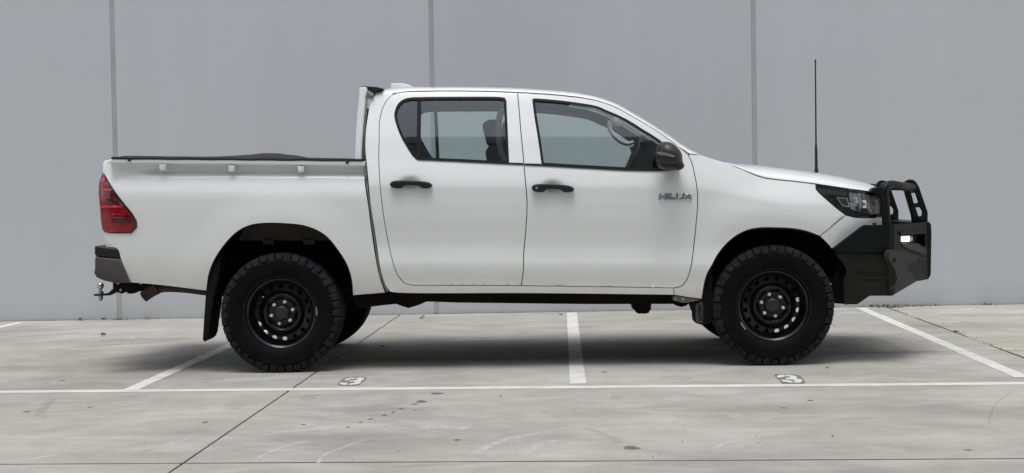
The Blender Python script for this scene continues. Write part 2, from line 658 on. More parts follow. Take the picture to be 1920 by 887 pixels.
def concrete_mat(name, base=(0.412, 0.402, 0.370), yellow=0.0):
    m = bpy.data.materials.new(name)
    m.use_nodes = True
    nt = m.node_tree
    L = nt.links.new
    b = nt.nodes["Principled BSDF"]
    b.inputs['Specular IOR Level'].default_value = 0.12
    tc = nt.nodes.new("ShaderNodeTexCoord")

    def noise(scale, detail=6, rough=0.6, sc=(1, 1, 1), rot=0, dist=0.0):
        mp = nt.nodes.new("ShaderNodeMapping")
        mp.inputs['Scale'].default_value = sc
        mp.inputs['Rotation'].default_value = (0, 0, rot)
        L(tc.outputs['Object'], mp.inputs['Vector'])
        n = nt.nodes.new("ShaderNodeTexNoise")
        n.inputs['Scale'].default_value = scale
        n.inputs['Detail'].default_value = detail
        n.inputs['Roughness'].default_value = rough
        n.inputs['Distortion'].default_value = dist
        L(mp.outputs[0], n.inputs['Vector'])
        return n.outputs['Fac']

    def rng_(src, a, b_, lo, hi):
        r = nt.nodes.new("ShaderNodeMapRange")
        r.inputs['From Min'].default_value = a
        r.inputs['From Max'].default_value = b_
        r.inputs['To Min'].default_value = lo
        r.inputs['To Max'].default_value = hi
        L(src, r.inputs['Value'])
        return r.outputs[0]

    def mul(a, b_):
        x = nt.nodes.new("ShaderNodeMath")
        x.operation = 'MULTIPLY'
        L(a, x.inputs[0])
        if isinstance(b_, float):
            x.inputs[1].default_value = b_
        else:
            L(b_, x.inputs[1])
        return x.outputs[0]

    def mixc(f, a, b_):
        x = nt.nodes.new("ShaderNodeMix")
        x.data_type = 'RGBA'
        L(f, x.inputs['Factor'])
        for k, v in (('A', a), ('B', b_)):
            if isinstance(v, tuple):
                x.inputs[k].default_value = v
            else:
                L(v, x.inputs[k])
        return x.outputs['Result']

    big = noise(0.55, 5, 0.55, dist=0.6)
    streak = noise(1.6, 8, 0.66, sc=(0.6, 1.2, 1), rot=0.25, dist=0.4)
    mid = noise(3.5, 7, 0.68, dist=0.4)
    fine = noise(45, 4, 0.7)
    v = mul(rng_(big, 0.3, 0.7, 0.80, 1.13), rng_(streak, 0.3, 0.7, 0.82, 1.13))
    v = mul(v, rng_(mid, 0.3, 0.7, 0.87, 1.10))
    v = mul(v, rng_(fine, 0.3, 0.7, 0.90, 1.09))
    v = mul(v, rng_(noise(130, 3, 0.7), 0.3, 0.7, 0.92, 1.07))
    sc = nt.nodes.new("ShaderNodeVectorMath")
    sc.operation = 'SCALE'
    sc.inputs[0].default_value = base
    L(v, sc.inputs['Scale'])
    col = sc.outputs[0]
    # cement-slurry smears: pale, patchy, trowelled
    sm = noise(2.3, 8, 0.72, sc=(0.5, 1.4, 1), rot=-0.5, dist=1.0)
    col = mixc(rng_(sm, 0.54, 0.70, 0.0, 0.5), col, (0.56, 0.56, 0.545, 1))
    # dark grime blotches
    gr = noise(1.1, 7, 0.65, sc=(0.6, 1.5, 1), rot=0.3, dist=1.0)
    col = mixc(rng_(gr, 0.53, 0.74, 0.0, 0.42), col, (0.20, 0.198, 0.19, 1))
    # warm tint drifting over the slab
    wt = noise(0.8, 3, 0.5)
    col = mixc(rng_(wt, 0.35, 0.75, 0.0, 0.16 + yellow), col, (0.47, 0.43, 0.34, 1))
    # specks
    vo = nt.nodes.new("ShaderNodeTexVoronoi")
    vo.inputs['Scale'].default_value = 9
    L(tc.outputs['Object'], vo.inputs['Vector'])
    spk = rng_(vo.outputs['Distance'], 0.02, 0.06, 0.35, 0.0)
    pick = rng_(noise(4, 2), 0.55, 0.6, 0.0, 1.0)
    col = mixc(mul(spk, pick), col, (0.13, 0.12, 0.11, 1))
    L(col, b.inputs['Base Color'])
    L(rng_(mid, 0.3, 0.7, 0.72, 0.9), b.inputs['Roughness'])
    bp = nt.nodes.new("ShaderNodeBump")
    bp.inputs['Strength'].default_value = 0.25
    bp.inputs['Distance'].default_value = 0.004
    L(noise(25, 6, 0.7), bp.inputs['Height'])
    L(bp.outputs[0], b.inputs['Normal'])
    return m


MAT['concrete'] = concrete_mat('concrete')
MAT['concrete_old'] = concrete_mat('concrete_old', (0.455, 0.445, 0.405), 0.12)
MAT['joint'] = mat('joint_dirt', (0.06, 0.056, 0.05), 0.9, spec=0.2, var=0.4, var_scale=12)

# ground: one sheet to the horizon; the slabs lie on it, their joints open down to it
gnd = mk('ground', [(-600, -600, -0.022), (600, -600, -0.022), (600, 600, -0.022), (-600, 600, -0.022)], [(0, 1, 2, 3)], 'joint', smooth=False)
tag(gnd, kind='structure', label='grey concrete car park ground with saw-cut joints')


def slab(poly, m, gap=0.0048):
    pts = [Vector((p[0], p[1], 0)) for p in inset([np.array(p) for p in poly], gap)]
    bm = bmesh.new()
    top = [bm.verts.new(p) for p in pts]
    bot = [bm.verts.new(p - Vector((0, 0, 0.02))) for p in pts]
    bm.faces.new(top)
    n = len(top)
    for i in range(n):
        bm.faces.new((top[i], bot[i], bot[(i + 1) % n], top[(i + 1) % n]))
    # worn arris
    ed = [e for e in bm.edges if abs(e.verts[0].co.z) < 1e-6 and abs(e.verts[1].co.z) < 1e-6]
    bmesh.ops.bevel(bm, geom=ed, offset=0.003, segments=1, affect='EDGES')
    o = mk_bm('concrete_slab', bm, m, gnd, smooth=False)
    o.data.materials.append(MAT['joint'])
    for p in o.data.polygons:
        if abs(p.normal.z) < 0.3:
            p.material_index = 1
    return o


XA = lambda y: -1.222 + (y - 3.442) * 0.0246          # long joint running to the wall, left
XB = lambda y: 3.243 + (y - 3.497) * 0.0208           # long joint, right (older pour beyond)
YJ = lambda x: -4.03 - 0.042 * x                      # cross joint in front
YK = lambda x: -0.235                                 # cross joint under the truck
W = wall_y
FAR = 40.0


def quad(x0, x1, y0, y1):
    f = lambda g, t: g(t) if callable(g) else g
    def pt(gx, gy):
        y = f(gy, 0.0)
        for _ in range(4):
            x = f(gx, y)
            y = f(gy, x)
        return (x, y)
    return [pt(x0, y0), pt(x1, y0), pt(x1, y1), pt(x0, y1)]


XL = lambda y: -6.6 + y * 0.02
XR = lambda y: 8.2 + y * 0.02
for (a, b, c, d, mm) in [
        (-FAR, XL, YJ, W, 'concrete'), (XL, XA, YJ, W, 'concrete'),
        (XA, XB, YJ, YK, 'concrete'), (XA, XB, YK, W, 'concrete'),
        (XB, XR, YJ, YK, 'concrete_old'), (XB, XR, YK, W, 'concrete_old'), (XR, FAR, YJ, W, 'concrete_old'),
        (-FAR, XL, -11.6, YJ, 'concrete'), (XL, XA, -11.6, YJ, 'concrete'), (XA, XB, -11.6, YJ, 'concrete'),
        (XB, XR, -11.6, YJ, 'concrete'), (XR, FAR, -11.6, YJ, 'concrete')]:
    slab(quad(a, b, c, d), mm)


# ---- stains and scuffs lying on the slabs (thin irregular films with shapes of their own)
def film_mat(name, col, strength, nscale=9.0, lo=0.35, hi=0.6, stretch=(1, 1, 1)):
    m = bpy.data.materials.new(name)
    m.use_nodes = True
    nt = m.node_tree
    L = nt.links.new
    b = nt.nodes["Principled BSDF"]
    b.inputs['Base Color'].default_value = (*col, 1)
    b.inputs['Roughness'].default_value = 0.6
    at = nt.nodes.new("ShaderNodeAttribute")
    at.attribute_name = 'fade'
    tc = nt.nodes.new("ShaderNodeTexCoord")
    mp = nt.nodes.new("ShaderNodeMapping")
    mp.inputs['Scale'].default_value = stretch
    L(tc.outputs['Object'], mp.inputs[0])
    n = nt.nodes.new("ShaderNodeTexNoise")
    n.inputs['Scale'].default_value = nscale
    n.inputs['Detail'].default_value = 8
    n.inputs['Roughness'].default_value = 0.7
    L(mp.outputs[0], n.inputs['Vector'])
    ad = nt.nodes.new("ShaderNodeMath")
    ad.operation = 'MULTIPLY'
    L(n.outputs['Fac'], ad.inputs[0])
    L(at.outputs['Fac'], ad.inputs[1])
    r = nt.nodes.new("ShaderNodeMapRange")
    r.inputs['From Min'].default_value = lo * 0.6
    r.inputs['From Max'].default_value = hi
    r.inputs['To Min'].default_value = 0
    r.inputs['To Max'].default_value = strength
    L(ad.outputs[0], r.inputs['Value'])
    L(r.outputs[0], b.inputs['Alpha'])
    return m


MAT['scuff_pale'] = film_mat('scuff_pale', (0.68, 0.68, 0.66), 0.6, 12, 0.36, 0.6)
MAT['scuff_dark'] = film_mat('scuff_dark', (0.17, 0.17, 0.165), 0.22, 18, 0.6, 0.7)
MAT['oil'] = film_mat('oil_spot', (0.13, 0.125, 0.115), 0.62, 20, 0.15, 0.45)
MAT['oil_soft'] = film_mat('oil_soft', (0.18, 0.178, 0.17), 0.38, 22, 0.74, 0.72, (1, 2.2, 1))
MAT['sand'] = film_mat('sand_patch', (0.60, 0.57, 0.47), 0.6, 4, 0.3, 0.6)
_film_z = [0.0003]


def film_obj(name, V, F, fade, m):
    z = _film_z[0]
    _film_z[0] += 0.00001
    o = mk(name, [(v[0], v[1], z) for v in V], F, m, gnd, smooth=False)
    at = o.data.attributes.new('fade', 'FLOAT', 'POINT')
    at.data.foreach_set('value', fade)
    return o


def scuff(pts, width, m, name='scuff_mark'):
    g = spline([G(*p)[:2] for p in pts], 0.04)
    V, F, fd = [], [], []
    n = len(g)
    for i, p in enumerate(g):
        t = g[min(i + 1, n - 1)] - g[max(i - 1, 0)]
        t /= np.linalg.norm(t)
        nn = np.array([-t[1], t[0]])
        e = min(1, i / max(1, n * 0.18), (n - 1 - i) / max(1, n * 0.18))
        for k, f in ((-1, 0), (-.4, 1), (.4, 1), (1, 0)):
            V.append(p + nn * width * 0.5 * k)
            fd.append(f * e)
    for i in range(n - 1):
        for k in range(3):
            F.append((i * 4 + k, i * 4 + k + 1, i * 4 + 5 + k, i * 4 + 4 + k))
    return film_obj(name, V, F, fd, m)


def blot(px, py, rx, ry, m, name='stain', rot=0.0, jag=0.18):
    c = G(px, py)[:2]
    n = 26
    ph = [random.uniform(0, 6.28) for _ in range(4)]
    V, fd, F = [c], [1.0], []
    for ring, f in ((0.6, 1.0), (1.0, 0.0)):
        for i in range(n):
            a = 2 * math.pi * i / n
            r = ring * (1 + jag * (math.sin(2 * a + ph[0]) * .5 + math.sin(3 * a + ph[1]) * .5 + math.sin(7 * a + ph[2]) * .3))
            x, y = rx * r * math.cos(a), ry * r * math.sin(a)
            V.append(c + np.array([x * math.cos(rot) - y * math.sin(rot), x * math.sin(rot) + y * math.cos(rot)]))
            fd.append(f)
    for i in range(n):
        j = (i + 1) % n
        F.append((0, 1 + i, 1 + j))
        F.append((1 + i, 1 + n + i, 1 + n + j, 1 + j))
    return film_obj(name, V, F, fd, m)


for pts, w, k in [
        ([(594, 880), (597, 866), (610, 852), (636, 842), (681, 826), (731, 818)], 0.035, 'scuff_pale'),
        ([(470, 866), (500, 850), (545, 834), (600, 823)], 0.05, 'scuff_pale'),
        ([(480, 818), (560, 807), (660, 803)], 0.09, 'scuff_pale'),
        ([(760, 803), (830, 800), (900, 806)], 0.22, 'scuff_pale'),
        ([(880, 862), (895, 848), (925, 832), (975, 818), (1050, 806)], 0.10, 'scuff_pale'),
        ([(975, 862), (990, 846), (1020, 830), (1080, 822)], 0.09, 'scuff_pale'),
        ([(1330, 850), (1350, 835), (1400, 822), (1480, 808)], 0.05, 'scuff_pale'),
        ([(1350, 838), (1410, 838)], 0.10, 'scuff_pale'),
        ([(235, 843), (290, 838), (370, 818)], 0.06, 'scuff_pale'),
        ([(40, 866), (80, 857), (118, 850)], 0.07, 'scuff_pale'),
        ([(0, 822), (60, 818), (150, 813)], 0.06, 'scuff_pale'),
        ([(1820, 799), (1860, 802), (1900, 806)], 0.06, 'scuff_pale'),
        ([(1720, 590), (1790, 597), (1850, 606)], 0.25, 'scuff_pale'),
        ([(1700, 660), (1790, 676), (1880, 678)], 0.10, 'scuff_pale'),
        ([(210, 850), (235, 845), (270, 846), (310, 838)], 0.10, 'scuff_dark'),
        ([(75, 790), (80, 770), (95, 752), (110, 740)], 0.10, 'scuff_dark'),
        ([(1857, 812), (1855, 790), (1870, 755), (1918, 722)], 0.03, 'scuff_dark'),
        ([(1005, 765), (1040, 780), (1085, 796)], 0.04, 'scuff_dark'),
        ([(1085, 797), (1115, 808), (1150, 823), (1180, 838)], 0.10, 'scuff_dark'),
        ([(640, 712), (700, 703), (760, 694), (850, 678)], 0.06, 'scuff_dark'),
        ([(290, 660), (370, 655), (420, 650)], 0.16, 'scuff_dark'),
        ([(0, 636), (60, 630), (190, 622)], 0.35, 'scuff_dark'),
        ([(60, 660), (160, 650), (330, 640)], 0.22, 'scuff_dark'),
        ([(820, 835), (900, 830), (990, 822)], 0.05, 'scuff_dark'),
        ([(700, 880), (800, 872), (960, 868)], 0.10, 'scuff_dark')]:
    scuff(pts, w, MAT[k])
for px, py, rx, ry, k in [
        (819, 738, .045, .05, 'oil'), (790, 753, .035, .06, 'oil'), (778, 758, .022, .03, 'oil'), (752, 766, .017, .03, 'oil'),
        (737, 773, .015, .03, 'oil'), (721, 779, .017, .03, 'oil'), (695, 786, .014, .03, 'oil'), (676, 792, .014, .025, 'oil'),
        (652, 801, .012, .025, 'oil'), (569, 796, .015, .02, 'oil'), (778, 769, .014, .02, 'oil'), (857, 825, .015, .03, 'oil'),
        (746, 745, .11, .16, 'oil_soft'), (437, 762, .10, .2, 'oil_soft'), (580, 745, .07, .2, 'oil_soft'), (1155, 745, .06, .12, 'oil_soft'),
        (1184, 840, .045, .055, 'oil'), (1519, 751, .02, .03, 'oil'), (1470, 765, .018, .02, 'oil'), (50, 772, .025, .03, 'oil'),
        (116, 714, .02, .03, 'oil'), (88, 718, .015, .02, 'oil'), (305, 707, .1, .25, 'oil_soft'), (390, 714, .14, .2, 'oil_soft'),
        (1815, 844, .02, .02, 'oil'), (865, 718, .05, .06, 'oil_soft'), (925, 718, .05, .05, 'oil_soft'), (1265, 709, .14, .18, 'oil_soft'),
        (168, 764, .02, .02, 'oil'), (385, 792, .02, .03, 'oil'), (700, 827, .03, .05, 'oil_soft'), (1133, 698, .02, .03, 'oil'),
        (1880, 640, .6, .5, 'sand'), (1760, 592, .4, .25, 'sand'), (1860, 590, .5, .3, 'oil_soft'), (210, 640, .8, .5, 'oil_soft'),
        (1650, 640, .5, .6, 'oil_soft'), (1480, 610, .5, .3, 'oil_soft'), (920, 655, .05, .03, 'scuff_pale'), (900, 655, .04, .03, 'scuff_pale'),
        (690, 657, .03, .03, 'scuff_pale'), (782, 649, .04, .03, 'scuff_pale')]:
    blot(px, py, rx, ry, MAT[k])

# dirt-packed saw cuts across the bays
def saw_cut(xa, xb, yf, w):
    V, F = [], []
    n = 60
    for i in range(n + 1):
        x = xa + (xb - xa) * i / n
        ww = w * random.uniform(0.75, 1.2)
        V += [(x, yf(x) - ww / 2, 0.0002), (x, yf(x) + ww / 2, 0.0002)]
    F = [(2 * i, 2 * i + 2, 2 * i + 3, 2 * i + 1) for i in range(n)]
    mk('saw_cut', V, F, 'joint', gnd, smooth=False)


saw_cut(-9, 9, YJ, 0.017)
V_, F_ = [], []
for i in range(80):
    yy_ = 3.48 - 7.4 * i / 79
    ww_ = random.uniform(0.006, 0.013)
    V_ += [(XB(yy_) - ww_, yy_, 0.0002), (XB(yy_) + ww_, yy_, 0.0002)]
F_ = [(2 * i, 2 * i + 2, 2 * i + 3, 2 * i + 1)[::-1] for i in range(79)]
mk('saw_cut', V_, F_, 'joint', gnd, smooth=False)
saw_cut(-9, 9, lambda x: W(x) - 0.006, 0.016)
saw_cut(XA(-0.2) + 0.01, 7.5, YK, 0.012)

# ---- painted lines and bay numbers
MAT['line'] = mat('line_paint', (0.66, 0.655, 0.62), 0.6, spec=0.4, var=0.13, var_scale=7, bump=0.1)
MAT['line_old'] = mat('number_paint', (0.66, 0.65, 0.62), 0.6, spec=0.3, var=0.16, var_scale=24)
MAT['patch'] = mat('grey_overpaint', (0.20, 0.198, 0.19), 0.6, spec=0.4, var=0.2, var_scale=12)


def line(p0, p1, w, label, z=0.0013):
    a, b = np.array(p0), np.array(p1)
    t = (b - a) / np.linalg.norm(b - a)
    n = np.array([-t[1], t[0]])
    V, F = [], []
    k = 90
    for i in range(k + 1):
        p = a + (b - a) * i / k
        for s in (-1, 1):
            q = p + n * s * (w / 2 + random.uniform(-.002, .002))
            V.append((q[0], q[1], z))
    for i in range(k):
        F.append((2 * i, 2 * i + 2, 2 * i + 3, 2 * i + 1))
    F = [f[::-1] for f in F]
    o = mk('parking_line', V, F, 'line', smooth=False)
    tag(o, label, None, 'painted parking lines', 'structure')
    return o


def at_y(pa, pb, y):
    t = (y - pa[1]) / (pb[1] - pa[1])
    return pa + (pb - pa) * t


YL0, YL1 = G(0, 735)[:2], G(1920, 719)[:2]
tl = (YL1 - YL0) / (YL1 - YL0)[0]
line(YL0 - tl * 12, YL1 + tl * 14, 0.105, 'long white painted line running across the front of the bays')
for (a, b, lab) in [((1072, 585), (1084, 722), 'white bay line crossing the ground under the middle of the truck'),
                    ((1612, 577), (1925, 711), 'white bay line ahead of the front bull bar'),
                    ((431, 648), (247, 730), 'white bay line behind the rear wheel'),
                    ((20, 609), (-40, 623), 'short white bay line by the wall at the far left')]:
    ga, gb = G(*a)[:2], G(*b)[:2]
    p1 = at_y(ga, gb, -1.62)
    p0 = at_y(ga, gb, W(ga[0]) - 0.12)
    line(p0, p1, 0.092, lab, 0.0018)


def numeral(polys, patch, z0, ox, oy, s, label):
    root = None
    V, F = [], []

    def w(p, z):
        g = G(ox + p[0] / s, oy + p[1] / s)
        return (g[0], g[1], z)
    pp = spline([np.array(p, float) for p in patch], 25, closed=True)
    V = [w(p, z0) for p in pp]
    root = mk('bay_number', V, [tuple(range(len(V)))[::-1]], 'patch', smooth=False)
    me = root.data
    if me.polygons[0].normal.z < 0:
        me.flip_normals()
    tag(root, label, None, None, 'structure')
    for poly in polys:
        q = spline([np.array(p, float) for p in poly], 20, closed=True)
        o = mk('stencil_stroke', [w(p, z0 + 0.0004) for p in q], [tuple(range(len(q)))], 'line_old', root, smooth=False)
        if o.data.polygons[0].normal.z < 0:
            o.data.flip_normals()


numeral([[(550, 275), (620, 245), (700, 232), (800, 232), (775, 252), (700, 258), (640, 280), (580, 290)],
         [(800, 250), (860, 225), (940, 222), (990, 238), (990, 265), (940, 290), (915, 305), (925, 330), (870, 365), (760, 382),
          (655, 385), (660, 362), (740, 352), (790, 335), (770, 318), (660, 312), (650, 298), (740, 290), (830, 275), (850, 262)],
         [(445, 345), (520, 335), (600, 345), (635, 365), (620, 385), (540, 385), (455, 368)]],
        [(400, 385), (430, 330), (520, 250), (600, 225), (800, 205), (950, 205), (1050, 235), (1000, 290), (940, 340), (880, 385), (700, 396), (480, 396)],
        0.0023, 600, 690, 12.0, 'faded white stencilled bay number three near the rear wheel')
numeral([[(505, 225), (540, 198), (620, 190), (715, 195), (720, 212), (670, 240), (600, 250), (525, 252)],
         [(735, 195), (820, 190), (930, 205), (1010, 235), (1025, 262), (1000, 280), (1080, 290), (1150, 330), (1145, 360), (1080, 382), (990, 386),
          (930, 375), (925, 360), (970, 345), (960, 325), (890, 308), (760, 298), (725, 278), (760, 262), (840, 262), (850, 245), (800, 225), (740, 215)],
         [(600, 320), (680, 312), (780, 322), (880, 350), (918, 375), (890, 388), (780, 375), (660, 352)]],
        [(440, 180), (700, 176), (950, 180), (1060, 195), (1130, 235), (1190, 300), (1220, 400), (900, 405), (640, 405), (560, 310), (490, 245)],
        0.0023, 1420, 690, 13.714, 'white stencilled bay number three on dark patch near the front wheel')


# ---- tilt-up concrete wall of tall grey panels
def wallpaint_mat():
    m = bpy.data.materials.new('wall_paint')
    m.use_nodes = True
    nt = m.node_tree
    L = nt.links.new
    b = nt.nodes["Principled BSDF"]
    b.inputs['Roughness'].default_value = 0.62
    b.inputs['Specular IOR Level'].default_value = 0.35
    tc = nt.nodes.new("ShaderNodeTexCoord")

    def noise(scale, sc, detail=5):
        mp = nt.nodes.new("ShaderNodeMapping")
        mp.inputs['Scale'].default_value = sc
        L(tc.outputs['Object'], mp.inputs[0])
        n = nt.nodes.new("ShaderNodeTexNoise")
        n.inputs['Scale'].default_value = scale
        n.inputs['Detail'].default_value = detail
        L(mp.outputs[0], n.inputs['Vector'])
        return n.outputs['Fac']
    big = noise(0.6, (1, 1, 0.8))
    run = noise(1.6, (2.2, 1, 0.12))
    a = nt.nodes.new("ShaderNodeMath")
    a.operation = 'ADD'
    L(big, a.inputs[0])
    L(run, a.inputs[1])
    r = nt.nodes.new("ShaderNodeMapRange")
    r.inputs['From Min'].default_value = 0.7
    r.inputs['From Max'].default_value = 1.3
    r.inputs['To Min'].default_value = 0.975
    r.inputs['To Max'].default_value = 1.025
    L(a.outputs[0], r.inputs['Value'])
    s = nt.nodes.new("ShaderNodeVectorMath")
    s.operation = 'SCALE'
    s.inputs[0].default_value = (0.535, 0.548, 0.574)
    oi = nt.nodes.new("ShaderNodeObjectInfo")
    orr = nt.nodes.new("ShaderNodeMapRange")
    orr.inputs['To Min'].default_value = 0.97
    orr.inputs['To Max'].default_value = 1.03
    L(oi.outputs['Random'], orr.inputs['Value'])
    om = nt.nodes.new("ShaderNodeMath")
    om.operation = 'MULTIPLY'
    L(r.outputs[0], om.inputs[0])
    L(orr.outputs[0], om.inputs[1])
    L(om.outputs[0], s.inputs['Scale'])
    # splash grime along the foot of the panels
    sp = nt.nodes.new("ShaderNodeSeparateXYZ")
    L(tc.outputs['Object'], sp.inputs[0])
    g = nt.nodes.new("ShaderNodeMapRange")
    g.inputs['From Min'].default_value = 0.0
    g.inputs['From Max'].default_value = 0.22
    g.inputs['To Min'].default_value = 0.5
    g.inputs['To Max'].default_value = 0.0
    L(sp.outputs['Z'], g.inputs['Value'])
    g2 = nt.nodes.new("ShaderNodeMath")
    g2.operation = 'MULTIPLY'
    L(g.outputs[0], g2.inputs[0])
    L(noise(5, (1, 1, 1), 7), g2.inputs[1])
    mx = nt.nodes.new("ShaderNodeMix")
    mx.data_type = 'RGBA'
    L(g2.outputs[0], mx.inputs['Factor'])
    L(s.outputs[0], mx.inputs['A'])
    mx.inputs['B'].default_value = (0.33, 0.32, 0.29, 1)
    L(mx.outputs['Result'], b.inputs['Base Color'])
    bp = nt.nodes.new("ShaderNodeBump")
    bp.inputs['Strength'].default_value = 0.12
    bp.inputs['Distance'].default_value = 0.003
    L(noise(90, (1, 1, 1), 4), bp.inputs['Height'])
    L(bp.outputs[0], b.inputs['Normal'])
    return m


MAT['wall'] = wallpaint_mat()
MAT['sealant'] = mat('joint_sealant', (0.42, 0.43, 0.445), 0.7, spec=0.3, var=0.12, var_scale=5)
WALL_H = 8.6
wroot = empty('warehouse_wall', (0, WALL_Y, 0))
tag(wroot, 'tall light grey painted concrete panel wall behind the truck', 'wall')
joints = [-3.812, -0.885, 2.066]
edges_x = [-3.812 - 2.95 * k for k in range(8, 0, -1)] + joints + [2.06 + 2.95 * k for k in range(1, 9)]
for i in range(len(edges_x) - 1):
    x0, x1 = edges_x[i] + 0.013, edges_x[i + 1] - 0.013
    bm = bmesh.new()
    vv = []
    for x, dy in ((x0, 0), (x1, 0), (x1, 0.16), (x0, 0.16)):
        vv.append((x, WALL_K * x + dy))
    lo = [bm.verts.new((x, y, 0.0)) for x, y in vv]
    hi = [bm.verts.new((x, y, WALL_H)) for x, y in vv]
    bm.faces.new(lo[::-1])
    bm.faces.new(hi)
    for k in range(4):
        bm.faces.new((lo[k], lo[(k + 1) % 4], hi[(k + 1) % 4], hi[k]))
    ed = [e for e in bm.edges if abs(e.verts[0].co.z - e.verts[1].co.z) > 1 and (e.verts[0].co.y - WALL_K * e.verts[0].co.x) < 0.01]
    bmesh.ops.bevel(bm, geom=ed, offset=0.010, segments=2, affect='EDGES')
    mk_bm('wall_panel', bm, 'wall', wroot, smooth=False)
for x in edges_x:
    box('joint_sealant', (x, WALL_K * x + 0.078, WALL_H / 2 + 0.004), (0.030, 0.14, WALL_H), 'sealant', wroot)

# ---- the warehouse across the driveway, behind the photographer: seen mirrored in the glass and paint
MAT['clad'] = mat('green_grey_cladding', (0.25, 0.275, 0.26), 0.6, spec=0.4, var=0.06, var_scale=1.0)
MAT['clad_band'] = mat('pale_parapet', (0.40, 0.42, 0.41), 0.6, spec=0.4)
MAT['roller'] = mat('roller_door', (0.30, 0.31, 0.31), 0.5, spec=0.5)
wh = empty('opposite_warehouse', (0, -12.4, 0))
tag(wh, 'green-grey clad warehouse across the driveway, mirrored in the truck windows', 'building')
box('wall', (0, -4, 5.3), (60, 8, 10.6), 'clad', wh, 0.02)
box('parapet', (0, -3.95, 10.9), (60.2, 8.2, 0.6), 'clad_band', wh, 0.02)
for xx in (-20, -9, 2, 13, 24):
    d = box('roller_door', (xx, 0.02, 2.1), (4.2, 0.12, 4.2), 'roller', wh, 0.01)
    box('door_handle', (xx, 0.10, 0.9), (0.3, 0.05, 0.06), 'steel_black', d, 0.01)

# ================================================================== THE TRUCK
truck = empty('pickup_truck', (0, 0, 0))
tag(truck, 'white dual-cab pickup truck with black steel wheels and black bull bar', 'pickup truck')
XRW, XFW, WR = -1.5425, 1.5425, 0.373          # wheel centres along x, tyre radius
HYW = 0.762                                    # wheel mid-plane

prof_cab = pchip([0.28, 0.44, 0.48, 0.512, 0.530, 0.545, 0.57, 0.60, 0.63, 0.655, 0.70, 0.77, 0.85, 0.95, 1.05, 1.135, 1.152, 1.20, 1.26, 1.31, 1.45, 1.60, 1.72, 1.80],
                 [0.76, 0.850, 0.861, 0.8670, 0.8688, 0.8708, 0.8758, 0.8815, 0.8855, 0.887, 0.8815, 0.8755, 0.8825, 0.895, 0.901, 0.9008, 0.8985, 0.887, 0.869, 0.852, 0.806, 0.751, 0.701, 0.650])
prof_bed = pchip([0.28, 0.44, 0.52, 0.60, 0.70, 0.85, 0.97, 1.05, 1.09, 1.12, 1.20, 1.26, 1.35],
                 [0.76, 0.828, 0.856, 0.873, 0.886, 0.896, 0.902, 0.9025, 0.8995, 0.892, 0.867, 0.860, 0.857])
slot_x = pchip([0.40, 0.50, 0.60, 0.70, 0.85, 1.0, 1.1, 1.2, 1.34], [-0.845, -0.872, -0.905, -0.925, -0.948, -0.970, -0.982, -0.990, -0.993])   # slot between tub and cab
DISH = []        # hollows behind the door handles: (x, z, rx, rz, depth)


def plan(x):
    t = 0.0035 * x * x
    if x > 1.45:
        t += 0.135 * ((x - 1.45) / 0.75) ** 2.3
    if x < -2.50:
        t += 0.055 * ((-2.50 - x) / 0.16) ** 2
    return t


def S(x, z):
    a = 1.0 if (z > 1.36 or x > slot_x(z)) else 0.0
    # the shoulder sinks towards the nose
    dz = 0.0
    z0_ = z
    z = z + 0.022 * x          # the body rakes nose-down
    if x > 0.95:
        dz = 0.105 * sstep(0.95, 1.75, x) * sstep(0.78, 1.06, z)
    w = 0.0
    if a > 0:
        w += a * prof_cab(z + dz)
    if a < 1:
        wb = prof_bed(z)
        # trough under the tub rail
        tr = sstep(1.198, 1.218, z) * sstep(-2.44, -2.28, x + (1.26 - z) * 0.9)
        wb -= 0.034 * tr
        w += (1 - a) * wb
    w -= plan(x)
    z = z0_
    for xc, zc, amp in ((XRW, 0.42, 0.016), (XFW, 0.42, 0.020)):
        r = math.hypot(x - xc, (z - zc) * 0.98)
        w += amp * sstep(0.74, 0.50, r) if r < 0.74 else 0.0
    for xc, zc, rx, rz, dp in DISH:
        q = ((x - xc) / rx) ** 2 + ((z - zc) / rz) ** 2
        if q < 1:
            w -= dp * (1 - q) ** 1.5
    return w


def PS(px, py, off=0.0):
    """pixel of the photo -> (x, z) on the near body side"""
    Y = -0.86
    for _ in range(14):
        p = P(px, py, Y)
        Y = 0.5 * Y + 0.5 * (-(S(p[0], p[2]) + off))
    p = P(px, py, Y)
    return np.array([p[0], p[2]])


def C(pts, step=0.014, sm=True):
    q = [PS(*p) for p in pts]
    return spline(q, step) if sm else join_open(q, step)


def join_open(q, step):
    out = [q[0]]
    for a, b in zip(q[:-1], q[1:]):
        k = max(1, int(np.linalg.norm(b - a) / step))
        out += [a + (b - a) * i / k for i in range(1, k + 1)]
    return out


def rev(c):
    return c[::-1]


# ---- curves traced on the body side
c_arch_r = C([(387, 545), (388.5, 530), (391.7, 512), (400, 490), (410.7, 472), (427, 450.5), (446.7, 432.5), (470, 421.6), (497, 418), (533, 418.6),
              (569, 422.5), (596.5, 432.5), (614.5, 445), (632.5, 466.7), (650.5, 495.6), (659.6, 524.5), (662, 553.5)])
c_arch_f = C([(1316, 561), (1320, 534.5), (1325.9, 513.5), (1334.5, 498), (1346, 477), (1363, 456), (1382.4, 440.7), (1403.5, 431), (1424.5, 427.2),
              (1453.3, 426.9), (1491.6, 429.2), (1516.5, 434.9), (1536.5, 442.6)])
c_arch_f2 = C([(1537.5, 442.8), (1545.3, 450.2), (1552, 457), (1560, 466.5)])
c_rdoor_rear = C([(773.7, 535), (759.4, 531.5), (750, 522), (742.9, 510), (733.4, 479.4), (724, 434.5), (716, 380), (711.7, 335), (710, 290), (710.7, 265.4),
                  (711, 234.8), (713, 218.5), (717.5, 202.3), (726.6, 186), (737.4, 177), (755.4, 173), (795, 171.6), (860, 171), (921, 172), (970.6, 174)])
